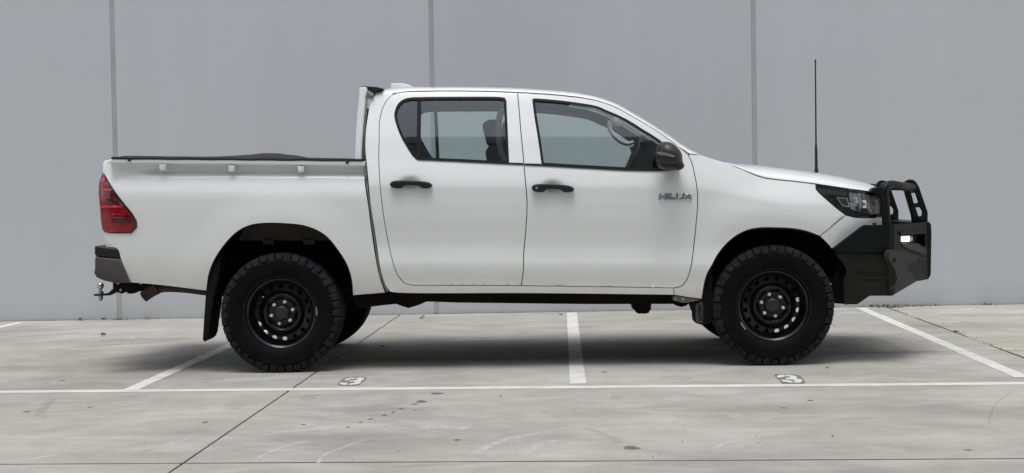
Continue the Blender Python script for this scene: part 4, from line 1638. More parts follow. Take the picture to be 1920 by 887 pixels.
# soft tonneau cover, tented over a bow
tp = interp([(205, 296.5), (209.4, 294.2), (215.5, 292.3), (300, 292.3), (380, 292.9), (420, 292.0), (450, 290.0), (483, 286.9), (499, 287.1), (524, 290.8), (552, 294.8), (600, 296.3), (662, 297.4), (680, 297.6)])
V, F = [], []
NX, NY = 70, 24
for i in range(NX + 1):
    px = 209 + (678 - 209) * i / NX
    base = P(px, 297.6 + (px - 209) * 0.0078, -0.872)
    topz = P(px, tp(px), -0.55)[2]
    for k in range(NY + 1):
        t = -1 + 2 * k / NY
        s = (1 - abs(t) ** 5)
        wr = 0.0035 * math.sin(7 * base[0] + 3 * t) * math.sin(2.3 * base[0] - 5 * t)
        V.append((base[0], t * 0.876, base[2] - 0.004 + (topz - base[2] + 0.004) * min(1.0, s * 1.02) ** 0.8 + wr * s))
for i in range(NX):
    for k in range(NY):
        F.append((i * (NY + 1) + k, i * (NY + 1) + k + 1, (i + 1) * (NY + 1) + k + 1, (i + 1) * (NY + 1) + k))
mk('tonneau_cover', V, [f[::-1] for f in F], 'canvas', truck, sharp=None)
for sd_ in SIDES:
    pts = [(P(px, 298.6 + (px - 209) * 0.0078, -0.885)[0], sd_ * 0.884, P(px, 296.2 + (px - 209) * 0.0078, -0.885)[2] + 0.0012 * math.sin(px * 0.7)) for px in np.linspace(209, 680, 60)]
    tube('cover_edge_cord', pts, 0.0075, 'canvas', truck, 8, False)

# tailgate and front panel of the tub
zt, zbm = P(200, 300, -0.8)[2], P(200, 468, -0.8)[2]
xt = PS(196, 440)[0]
box('tailgate', (xt + 0.005, 0, (zt + zbm) / 2), (0.06, 1.50, zt - zbm), 'paint', truck, 0.02)
box('tailgate_handle', (xt - 0.03, 0, zt - 0.12), (0.03, 0.22, 0.07), 'plastic', truck, 0.01)
xf = PS(683, 400)[0]
box('tub_front', (xf - 0.01, 0, 0.90), (0.03, 1.66, 0.72), 'paint', truck, 0.01)
box('tub_floor', ((xt + xf) / 2, 0, 0.70), (xf - xt, 1.10, 0.05), 'chassis', truck)
# rubber strip in the slot between tub and cab
for sd_ in SIDES:
    st = join(C([(684.3, 300), (684.5, 333), (686.4, 351), (691, 380), (697, 427), (704, 474.7), (712.5, 517), (724.5, 548)]),
              C([(724.5, 548), (729, 546)], sm=False),
              rev(C([(686, 300), (687.5, 333), (689, 351), (693.6, 380), (700.5, 427), (707.5, 474.7), (716.5, 517), (729, 546)])), C([(686, 300), (684.3, 300)], sm=False))
    panel('slot_filler', st, lambda x, z: S(-0.70, z) - 0.012, MAT.setdefault('slot', mat('slot_grey', (0.19, 0.19, 0.185), 0.7)), truck, sd_, grid=0, flange=0.05)

# head frame behind the cab: two upright posts, a crossbar and a padded top
hf = empty('unused')
bpy.data.objects.remove(hf)
for sd_ in SIDES:
    post = [P(p[0], p[1], -0.80)[[0, 2]] for p in [(666.2, 300.5), (666.8, 251), (668.6, 205), (671.2, 172), (672, 168.2), (674.2, 165.4), (677.5, 164.2), (682, 164.2), (685.2, 165.6), (686.6, 168.2), (686.2, 172), (683.8, 182), (680.6, 220), (678.6, 262), (677.6, 300.5)]]
    # leans inward like the cab
    bm = bmesh.new()
    n = len(post)
    ring = []
    for p in post:
        z = p[1]
        inn = 0.08 * sstep(1.3, 1.8, z)
        ring.append((bm.verts.new((p[0], sd_ * (0.815 - inn), z)), bm.verts.new((p[0], sd_ * (0.755 - inn), z))))
    bm.faces.new([r[0] for r in ring])
    bm.faces.new([r[1] for r in ring][::-1])
    for i in range(n):
        bm.faces.new((ring[i][0], ring[i][1], ring[(i + 1) % n][1], ring[(i + 1) % n][0]))
    bmesh.ops.recalc_face_normals(bm, faces=bm.faces)
    ed = [e for e in bm.edges if len(e.link_faces) == 2 and e.calc_face_angle(0) > 0.9]
    bmesh.ops.bevel(bm, geom=ed, offset=0.006, segments=2, affect='EDGES')
    hp = mk_bm('head_frame_post', bm, 'paint', truck)
    rail = [P(p[0], p[1], -0.70)[[0, 2]] for p in [(683.0, 182), (689.5, 178), (689.0, 196), (686.6, 230), (686.0, 297), (678.5, 299), (680, 240)]]
    prism('head_frame_bracket', rail, sd_ * 0.735, sd_ * 0.70, MAT.setdefault('galv', mat('grey_bracket', (0.34, 0.345, 0.35), 0.45, metal=0.3)), hp, 0.002, 1)
    arm = [P(p[0], p[1], -0.72)[[0, 2]] for p in [(684, 167.5), (690, 170), (701, 176), (699, 181.5), (688, 177), (684, 173)]]
    prism('head_frame_arm', arm, sd_ * 0.735, sd_ * 0.69, 'galv', hp, 0.003, 1)
tp0 = P(678, 165, -0.72)
box('head_frame_crossbar', (tp0[0] + 0.01, 0, tp0[2] - 0.02), (0.05, 1.46, 0.05), 'paint', truck, 0.008)
pad = [P(p[0], p[1], -0.70)[[0, 2]] for p in [(675.5, 164.6), (676.2, 162.6), (690, 162.0), (707, 163.4), (717.5, 165.8), (712, 168.4), (704, 173.4), (700, 174.5), (692, 169.5), (684, 165.4)]]
prism('head_frame_pad', pad, -0.715, 0.715, 'canvas', truck, 0.004, 2)

# ---------------- rear bumper and tow bar
def bump(name, pts, m, y0, y1, bev, parent=truck):
    q = spline([P(p[0], p[1], y0)[[0, 2]] for p in pts], 0.012, closed=True) if len(pts) > 6 else [P(p[0], p[1], y0)[[0, 2]] for p in pts]
    return prism(name, q, y0, y1, m, parent, bev, 3)


for sd_ in SIDES:
    q = [P(p[0], p[1], -0.86)[[0, 2]] for p in [(178, 461.4), (198, 463.4), (216, 465.4), (221, 468.5), (223, 475), (225.6, 484.6), (180, 480.4), (177.2, 477), (177, 464)]]
    rb = prism('bumper_end', q, sd_ * 0.862, sd_ * 0.45, 'plastic', truck, 0.012, 3)
    q = [P(p[0], p[1], -0.86)[[0, 2]] for p in [(178, 481.2), (226, 485.6), (233, 503), (243.5, 530.6), (214, 530.6), (194, 526.2), (181, 520.4), (176.0, 512.5), (177.6, 503), (177.6, 490)]]
    prism('bumper_lower_end', q, sd_ * 0.866, sd_ * 0.45, 'grey_plastic', rb, 0.014, 3)
a, b = P(177, 466, -0.5), P(190, 500, -0.5)
box('rear_bumper_bar', (a[0] + 0.06, 0, (a[2] + b[2]) / 2), (0.10, 0.94, a[2] - b[2]), 'plastic', truck, 0.01)
tongue = [P(p[0], p[1], -0.03)[[0, 2]] for p in [(177.6, 551.2), (196, 550.4), (205, 549), (218.5, 535.6), (222, 531), (240, 531), (240, 547), (229, 550.5), (222, 546.5), (208, 553.6), (178, 554.8)]]
tw = prism('tow_tongue', tongue, -0.055, 0.0, 'steel_black', truck, 0.004, 2)
bc = P(188.2, 535.8, -0.03)
V, F = lathe_geo([(0, 0.025), (0.011, 0.0225), (0.0185, 0.017), (0.0235, 0.008), (0.025, 0), (0.0235, -0.009), (0.018, -0.018), (0.0125, -0.024), (0.0125, -0.036), (0.021, -0.040), (0.024, -0.052), (0.024, -0.06)], 28)
mk('tow_ball', [(v[0] + bc[0], v[2] + bc[1], v[1] + bc[2]) for v in V], F, 'steel', tw, sharp=40)
V, F = lathe_geo([(0, -0.068), (0.017, -0.068), (0.017, -0.092), (0.0095, -0.0925), (0.0095, -0.104), (0, -0.104)], 6)
mk('tow_nut', [(v[0] + bc[0], v[2] + bc[1], v[1] + bc[2]) for v in V], F, 'steel', tw, smooth=False)
q = [P(p[0], p[1], -0.30)[[0, 2]] for p in [(216, 527), (250, 527), (300, 536), (292, 545), (262, 545.5), (254, 549.5), (243, 550), (243, 546), (232, 549), (224, 547), (219, 538)]]
prism('tow_bar_bracket', q, -0.36, -0.28, 'chassis', truck, 0.004, 1)
prism('tow_bar_bracket', q, 0.28, 0.36, 'chassis', truck, 0.004, 1)
c = P(235, 535, -0.0)
box('tow_bar_beam', (c[0], 0, c[2] + 0.01), (0.07, 0.36, 0.06), 'chassis', truck, 0.006)
for bx, by in ((221, 531), (264, 531), (226, 544)):
    p = P(bx, by, -0.37)
    V, F = lathe_geo([(0, -0.008), (0.009, -0.008), (0.009, 0.006)], 6)
    mk('bracket_bolt', [(v[0] + p[0], v[1] - 0.364, v[2] + p[2]) for v in V], F, 'steel', truck, smooth=False)
# exhaust tail pipe
ex = [P(p[0], p[1], -0.55) for p in [(470, 548), (400, 548.5), (348, 542.5), (310, 541), (288, 545), (272, 552)]]
tube('exhaust_pipe', ex, 0.024, 'rust', truck, 16)
e0, e1, e2 = P(296, 541, -0.55), P(282, 548, -0.55), P(269, 557, -0.55)
tube('exhaust_tip', [e0, e1, e2], 0.036, 'rust', truck, 18)

# ---------------- under the body
pl = P(1000, 570, -0.62)
zlo = pl[2]
q = [P(p[0], p[1], -0.62)[[0, 2]] for p in [(745, 551), (1266, 556), (1316, 563), (1300, 568.5), (1266, 570), (1100, 570.4), (980, 569.4), (860, 567.6), (800, 565.6), (785, 572), (766, 578), (752, 573.5), (742, 570), (700, 574.6), (668, 580), (660, 552)]]
for sd_ in SIDES:
    prism('chassis_rail', q, sd_ * 0.62, sd_ * 0.50, 'chassis', truck, 0.004, 1)
    qb = [P(p[0], p[1], -0.86)[[0, 2]] for p in [(1264, 554), (1300, 560), (1316, 562), (1300, 566), (1282, 568.5), (1264, 564)]]
    prism('sill_end_bracket', qb, sd_ * 0.845, sd_ * 0.70, MAT.setdefault('sill_dirty', mat('dusty_sill', (0.22, 0.20, 0.165), 0.7, var=0.4, var_scale=14)), truck, 0.003, 1)
    for bx in (1266.5, 1281):
        p = P(bx, 561, -0.86)
        V, F = lathe_geo([(0, -0.006), (0.008, -0.006), (0.008, 0.006)], 8)
        mk('sill_bolt', [(v[0] + p[0], v[1] * 1 - sd_ * -0.846, v[2] + p[2]) for v in V], F, 'steel', truck, smooth=False)
    qs = [P(p[0], p[1], -0.80)[[0, 2]] for p in [(741, 549.5), (1264, 552.8), (1264, 556.5), (741, 553)]]
    prism('sill_lip', qs, sd_ * 0.79, sd_ * 0.60, 'black_gap', truck)
q = [P(p[0], p[1], -0.45)[[0, 2]] for p in [(1184, 568), (1221, 568), (1220, 576), (1221, 580), (1218, 581), (1216, 586), (1211, 587.6), (1197, 587.6), (1193, 586), (1189, 580), (1186, 579), (1186, 575), (1184, 573)]]
prism('transfer_case_mount', q, -0.48, -0.30, 'chassis', truck, 0.003, 1)
box('floor_pan', (0.25, 0, 0.53), (2.0, 1.50, 0.04), 'chassis', truck)
box('gearbox', (0.55, 0.0, 0.47), (1.3, 0.32, 0.22), 'chassis', truck, 0.05)
box('fuel_tank', (-0.35, 0.35, 0.47), (0.9, 0.42, 0.18), 'chassis', truck, 0.03)
box('engine_sump', (1.5, 0.0, 0.52), (0.9, 0.46, 0.3), 'chassis', truck, 0.06)
box('engine_bay_wall', (1.62, 0, 0.78), (1.1, 0.86, 0.42), 'liner', truck, 0.02)
box('under_tub', (-1.72, 0, 0.80), (1.7, 0.84, 0.16), 'chassis', truck, 0.02)
tube('rear_axle', [(XRW, -0.66, WR), (XRW, 0.66, WR)], 0.042, 'chassis', truck, 16, False)
V, F = lathe_geo([(0, -0.15), (0.07, -0.13), (0.125, -0.06), (0.14, 0), (0.125, 0.06), (0.07, 0.13), (0, 0.15)], 24)
mk('rear_differential', [(v[0] + XRW, v[1] + 0.05, v[2] + WR) for v in V], F, 'chassis', truck)
tube('front_axle', [(XFW, -0.66, WR), (XFW, 0.66, WR)], 0.03, 'chassis', truck, 14, False)
tube('drive_shaft', [(-1.4, 0.05, WR + 0.02), (0.0, 0.05, 0.47)], 0.035, 'chassis', truck, 14, False)
for sd_ in SIDES:
    sp = [(-2.25, sd_ * 0.52, 0.60), (-1.9, sd_ * 0.52, 0.52), (XRW, sd_ * 0.52, 0.47), (-1.15, sd_ * 0.52, 0.50), (-0.88, sd_ * 0.52, 0.53)]
    tube('leaf_spring', sp, 0.03, 'chassis', truck, 8)
    tube('rear_shock', [(XRW + 0.02, sd_ * 0.46, WR), (XRW - 0.12, sd_ * 0.40, 0.82)], 0.028, 'chassis', truck, 12, False)
    tube('front_strut', [(XFW, sd_ * 0.56, WR), (XFW - 0.02, sd_ * 0.48, 0.92)], 0.05, 'chassis', truck, 12, False)
    tube('lower_arm', [(XFW - 0.25, sd_ * 0.30, 0.40), (XFW, sd_ * 0.66, 0.31), (XFW + 0.22, sd_ * 0.30, 0.40)], 0.03, 'chassis', truck, 10, False)
    # lip moulding and brackets in the rear arch
    q = [P(p[0], p[1], -0.62)[[0, 2]] for p in [(448, 451), (620, 451), (612, 430), (580, 416), (500, 412), (460, 424)]]
    prism('arch_inner_panel', q, sd_ * 0.64, sd_ * 0.625, MAT.setdefault('inner_arch', mat('dusty_arch', (0.06, 0.058, 0.055), 0.9, var=0.2)), truck)
    for bx in (503, 579):
        q = [P(bx + a, b, -0.65)[[0, 2]] for a, b in [(-11, 449), (10, 449), (11, 452), (10, 459), (-10, 459), (-11, 452)]]
        prism('arch_bracket', q, sd_ * 0.66, sd_ * 0.60, 'inner_arch', truck, 0.003, 1)
    box('arch_inner_wall', (XRW, sd_ * 0.41, 0.72), (1.08, 0.02, 0.52), 'liner', truck)
    # mud flaps
    fl = [(a, b) for a, b in [(394, 498), (404, 490), (414, 478), (412, 505), (405, 540), (400, 560), (391, 627), (388, 636), (383, 641), (380, 636), (383, 592), (386, 548)]]
    q = [P(p[0], p[1], -0.85)[[0, 2]] for p in fl]
    prism('rear_mud_flap', q, sd_ * 0.852, sd_ * 0.58, MAT.setdefault('flap', mat('mud_flap_rubber', (0.008, 0.008, 0.008), 0.8, spec=0.15, var=0.3)), truck, 0.004, 2)
    fl = [(1318, 545), (1330, 508), (1336, 505), (1336, 600), (1330, 607), (1318, 610), (1305, 606), (1303.5, 596), (1304, 566), (1312, 562)]
    q = [P(p[0], p[1], -0.84)[[0, 2]] for p in fl]
    mf = prism('front_mud_flap', q, sd_ * 0.845, sd_ * 0.62, 'flap', truck, 0.004, 2)
    q = [P(p[0], p[1], -0.85)[[0, 2]] for p in [(1304.5, 571), (1316, 565), (1318.5, 570), (1318, 606), (1306, 604.5), (1304.3, 596)]]
    prism('flap_plate', q, sd_ * 0.849, sd_ * 0.84, MAT.setdefault('flap_grey', mat('flap_grey', (0.06, 0.06, 0.06), 0.6, var=0.2)), mf, 0.002, 1)
    # raised lettering on the flap plate, reading down
    cu = bpy.data.curves.new('t', 'FONT')
    cu.body = 'HILUX'
    cu.size = 0.036
    cu.extrude = 0.0015
    cu.align_x = 'CENTER'
    cu.align_y = 'CENTER'
    to = bpy.data.objects.new('t', cu)
    COL.objects.link(to)
    dg = bpy.context.evaluated_depsgraph_get()
    me = bpy.data.meshes.new_from_object(to.evaluated_get(dg))
    bpy.data.objects.remove(to)
    me.materials.clear()
    me.materials.append(MAT['flap'])
    lo = bpy.data.objects.new('flap_lettering', me)
    COL.objects.link(lo)
    lo.parent = mf
    p = P(1312, 587, -0.85)
    lo.matrix_world = Matrix.Translation((p[0], sd_ * 0.8505, p[2])) @ Matrix.Rotation(math.radians(0 if sd_ < 0 else 180), 4, 'Z') @ Matrix.Rotation(math.radians(90), 4, 'X') @ Matrix.Rotation(math.radians(-88), 4, 'Z')
    # lip of the rear arch, thin black edge
    edge = [np.array([p[0], -sd_ * 0, p[1]]) for p in c_arch_r]
    tube('arch_edge', [(p[0], sd_ * (S(p[0], p[1]) - 0.006), p[1] - 0.004) for p in c_arch_r[2:-2]], 0.005, 'rubber', truck, 6, False)
    tube('arch_edge', [(p[0], sd_ * (S(p[0], p[1]) - 0.006), p[1] - 0.004) for p in c_arch_f[2:-2]], 0.005, 'rubber', truck, 6, False)

# ---------------- wheels
def make_wheel():
    # outboard is -y
    prof = []
    # barrel: outer flange lip to inner lip, an open ring with wall thickness
    barrel = [(0.2335, -0.108), (0.2375, -0.112), (0.2365, -0.118), (0.230, -0.118), (0.225, -0.110), (0.222, -0.090), (0.208, -0.080), (0.204, -0.060), (0.196, -0.045), (0.190, -0.02), (0.188, 0.06), (0.200, 0.09),
              (0.222, 0.105), (0.232, 0.110), (0.228, 0.095), (0.206, 0.08), (0.195, 0.05), (0.198, -0.03), (0.214, -0.072), (0.228, -0.085)]
    V, F = lathe_geo(barrel, 72, closed=True)
    # disc with sixteen vent holes
    y_of = pchip([0.0, 0.045, 0.082, 0.094, 0.106, 0.116, 0.128, 0.145, 0.185, 0.194], [-0.040, -0.040, -0.040, -0.052, -0.064, -0.062, -0.048, -0.036, -0.026, -0.022])
    outer = [np.array([0.194 * math.cos(a), 0.194 * math.sin(a)]) for a in np.linspace(0, 2 * math.pi, 96, endpoint=False)]
    holes = []
    for k in range(16):
        a = math.radians(22.5 * k + 3)
        c0 = 0.1665 * np.array([math.cos(a), math.sin(a)])
        er, et = c0 / np.linalg.norm(c0), np.array([-math.sin(a), math.cos(a)])
        holes.append([c0 + er * 0.0125 * math.cos(t) + et * 0.0158 * math.sin(t) for t in np.linspace(0, 2 * math.pi, 14, endpoint=False)])
    ov, fc, bl = mesh2d(outer, holes, 0.0105)
    b = len(V)
    for p in ov:
        V.append((p[0], y_of(float(np.hypot(*p))), p[1]))
    F += [tuple(b + i for i in f) for f in fc]
    for lp in bl[1:]:
        s = len(V)
        n = len(lp)
        for i in lp:
            v = V[b + i]
            V.append(v)
            V.append((v[0], v[1] + 0.007, v[2]))
        for i in range(n):
            j = (i + 1) % n
            F.append((s + 2 * i, s + 2 * i + 1, s + 2 * j + 1, s + 2 * j))
    rim = mk('wheel', V, F, 'rim', truck, sharp=40)
    # tyre carcass and lugs
    R = WR + 0.007
    carc = [(0.218, -0.098), (0.228, -0.112), (0.238, -0.1215), (0.246, -0.1235), (0.250, -0.1265), (0.262, -0.1305), (0.290, -0.1345), (0.312, -0.1335), (0.318, -0.1345), (0.326, -0.1335), (0.340, -0.128), (0.352, -0.118),
            (R - 0.007, -0.102), (R - 0.006, -0.05), (R - 0.006, 0)]
    carc = carc + [(r, -y) for r, y in carc[-2::-1]]
    V, F = lathe_geo(carc, 96)
    n_carc = len(F)
    NL = 44
    for s in (-1, 1):
        for k in range(NL):
            a0 = 2 * math.pi * (k + (0.5 if s > 0 else 0)) / NL
            da = 2 * math.pi / NL * 0.43
            long_ = k % 2 == 0
            # shoulder lug: wraps from the tread down on to the sidewall
            secs = [(R, s * 0.062), (R - 0.001, s * 0.102), (R - 0.012, s * 0.1235), (0.345 if long_ else 0.350, s * 0.1318), (0.332 if long_ else 0.341, s * 0.1345), (0.330 if long_ else 0.339, s * 0.1300)]
            st = len(V)
            for j, (r, y) in enumerate(secs):
                tw_ = 0.012 * (j / 5) * (1 if long_ else -1)
                w_ = da * (1.0 if j < 3 else (0.86 if long_ else 0.7))
                for q in (-1, 1):
                    aa = a0 + q * w_ + tw_
                    V.append((r * math.cos(aa), y, r * math.sin(aa)))
            # inner ends sunk into the carcass
            for j, (r, y) in enumerate(secs):
                for q in (-1, 1):
                    aa = a0 + q * da * 1.02
                    V.append(((r - 0.018) * math.cos(aa), y * 0.93, (r - 0.018) * math.sin(aa)))
            m_ = len(secs)
            for j in range(m_ - 1):
                F.append((st + 2 * j, st + 2 * j + 1, st + 2 * j + 3, st + 2 * j + 2))
                o2 = st + 2 * m_
                F.append((st + 2 * j, st + 2 * j + 2, o2 + 2 * j + 2, o2 + 2 * j))
                F.append((st + 2 * j + 1, o2 + 2 * j + 1, o2 + 2 * j + 3, st + 2 * j + 3))
            F.append((st, o2, o2 + 1, st + 1))
            # inner tread block
            st = len(V)
            off = 0.35 * 2 * math.pi / NL
            for (r, sh) in ((R, 0.0), (R - 0.018, 0.0)):
                for (yy, qq) in ((0.008, -1), (0.008, 1), (0.052, 1), (0.052, -1)):
                    aa = a0 + off + qq * da * 0.95 + (yy - 0.03) * 2.2 * s
                    V.append((r * math.cos(aa), s * yy, r * math.sin(aa)))
            F += [(st, st + 1, st + 2, st + 3), (st, st + 4, st + 5, st + 1), (st + 1, st + 5, st + 6, st + 2), (st + 2, st + 6, st + 7, st + 3), (st + 3, st + 7, st + 4, st)]
    bm = bmesh.new()
    vs_ = [bm.verts.new(v) for v in V]
    for fi, f in enumerate(F):
        try:
            bm.faces.new([vs_[i] for i in f]).material_index = 1 if fi >= n_carc else 0
        except ValueError:
            pass
    for v in bm.verts:                     # loaded: flat where it stands, bulging just above
        d = -WR + 0.001 - v.co.z
        if d > -0.05:
            v.co.y *= 1 + 0.05 * sstep(-0.05, 0.0, d) * (1 if abs(v.co.y) > 0.1 else 0)
        if d > 0:
            v.co.z += d
    ty = mk_bm('tyre', bm, 'tyre', rim, sharp=32)
    ty.data.materials.append(mat('tread_rubber', (0.019, 0.019, 0.021), 0.85, spec=0.15, var=0.45, var_scale=22, bump=0.3, bump_scale=90))
    # raised sidewall lettering blocks (worn, black on black)
    # brake drum
    V, F = lathe_geo([(0, -0.012), (0.10, -0.012), (0.135, -0.008), (0.142, 0.0), (0.142, 0.06), (0.0, 0.06)], 40)
    mk('brake_drum', V, F, 'chassis', rim, sharp=30)
    # hub cap
    V, F = lathe_geo([(0, -0.0900), (0.020, -0.0900), (0.034, -0.0885), (0.040, -0.085), (0.0455, -0.078), (0.049, -0.058), (0.052, -0.042), (0.052, -0.030)], 40)
    mk('hub_cap', V, F, MAT.setdefault('hubcap', mat('hub_cap_satin', (0.018, 0.018, 0.020), 0.42, var=0.1)), rim, sharp=50)
    # nuts on six studs
    V0, F0 = lathe_geo([(0, -0.034), (0.006, -0.033), (0.0085, -0.028), (0.0115, -0.024), (0.0118, 0.0)], 6)
    nut_me = None
    for k in range(6):
        a = math.radians(60 * k + 15)
        if nut_me is None:
            nt_ = mk('lug_nut', V0, F0, MAT.setdefault('nut', mat('zinc_nut', (0.85, 0.85, 0.83), 0.35, metal=0.15)), rim, smooth=False)
            nut_me = nt_.data
        else:
            nt_ = bpy.data.objects.new('lug_nut', nut_me)
            COL.objects.link(nt_)
            nt_.parent = rim
        nt_.location = (0.0698 * math.cos(a), -0.040, 0.0698 * math.sin(a))
    # clip-on balance weight
    V, F = [], []
    for j in range(7):
        a = math.radians(-4 + 13 * j / 6)
        for r, y in ((0.2245, -0.116), (0.2325, -0.1205), (0.2325, -0.112)):
            V.append((r * math.cos(a), y, r * math.sin(a)))
    for j in range(6):
        for q in range(2):
            F.append((3 * j + q, 3 * j + q + 1, 3 * j + 4 + q, 3 * j + 3 + q))
    mk('balance_weight', V, F, MAT.setdefault('lead', mat('lead_weight', (0.30, 0.30, 0.30), 0.5, metal=0.4)), rim)
    return rim


def copy_part(o, parent):
    c_ = o.copy()
    COL.objects.link(c_)
    c_.parent = parent
    for ch in o.children:
        copy_part(ch, c_)
    return c_


w0 = make_wheel()
w0.location = (XRW, -HYW, WR)
w0.rotation_euler = (0, math.radians(0), 0)
for (x, y, ry, rz) in ((XFW, -HYW, 150, 0), (XRW, HYW, 40, 180), (XFW, HYW, 100, 180)):
    w = copy_part(w0, truck)
    w.location = (x, y, WR)
    w.rotation_euler = (0, math.radians(ry), math.radians(rz))
    for ch in w.children:
        if ch.name.startswith('tyre'):
            ch.rotation_euler = (0, math.radians(-ry), 0)

# ---------------- bull bar
bb = prism('bull_bar', [P(p[0], p[1], -0.47)[[0, 2]] for p in [(1716, 418), (1741, 415.5), (1745.5, 420), (1746.5, 440), (1745, 516), (1740, 523.6), (1722, 527)]], -0.485, 0.485, 'steel_black', truck, 0.012, 3)
pB, pC = np.array([2.315, -0.845, 0.8]), np.array([2.60, -0.487, 0.8])
tv = (pC - pB) / np.linalg.norm(pC - pB)
nv = np.array([tv[1], -tv[0], 0.0])              # outward normal of the angled wing face


def face_plate(name, pts, p0, nrm, depth, m, parent, side, holes=(), smooth_o=False, off=0.0):
    """plate cut from pixels on a vertical plane, with real thickness"""
    nrm = np.asarray(nrm, float)
    t2 = np.array([-nrm[1], nrm[0], 0.0])
    p0 = np.asarray(p0, float)
    def uv(p):
        q = Ppl(p[0], p[1], p0, nrm) - p0
        return np.array([q @ t2, q[2]])
    out = [uv(p) for p in pts]
    if smooth_o:
        out = spline(out, 0.012, closed=True)
    hs_ = [[uv(p) for p in h] for h in holes]
    ov, fc, bl = mesh2d(out, hs_, 0)
    bm = bmesh.new()
    def w3(p, d):
        v = p0 + t2 * p[0] + np.array([0, 0, p[1]]) + nrm * d
        return (v[0], v[1] if side < 0 else -v[1], v[2])
    va = [bm.verts.new(w3(p, off)) for p in ov]
    vb = [bm.verts.new(w3(p, off - depth)) for p in ov]
    for f in fc:
        bm.faces.new([va[i] for i in f])
        bm.faces.new([vb[i] for i in f[::-1]])
    for lp in bl:
        n_ = len(lp)
        for i in range(n_):
            j = (i + 1) % n_
            bm.faces.new([va[lp[i]], va[lp[j]], vb[lp[j]], vb[lp[i]]])
    bmesh.ops.recalc_face_normals(bm, faces=bm.faces)
    bmesh.ops.dissolve_limit(bm, angle_limit=0.01, verts=bm.verts, edges=bm.edges)
    ed = [e for e in bm.edges if len(e.link_faces) == 2 and e.calc_face_angle(0) > 0.6]
    bmesh.ops.bevel(bm, geom=ed, offset=min(0.004, depth * 0.3), segments=2, affect='EDGES', clamp_overlap=True)
    return mk_bm(name, bm, m, parent)


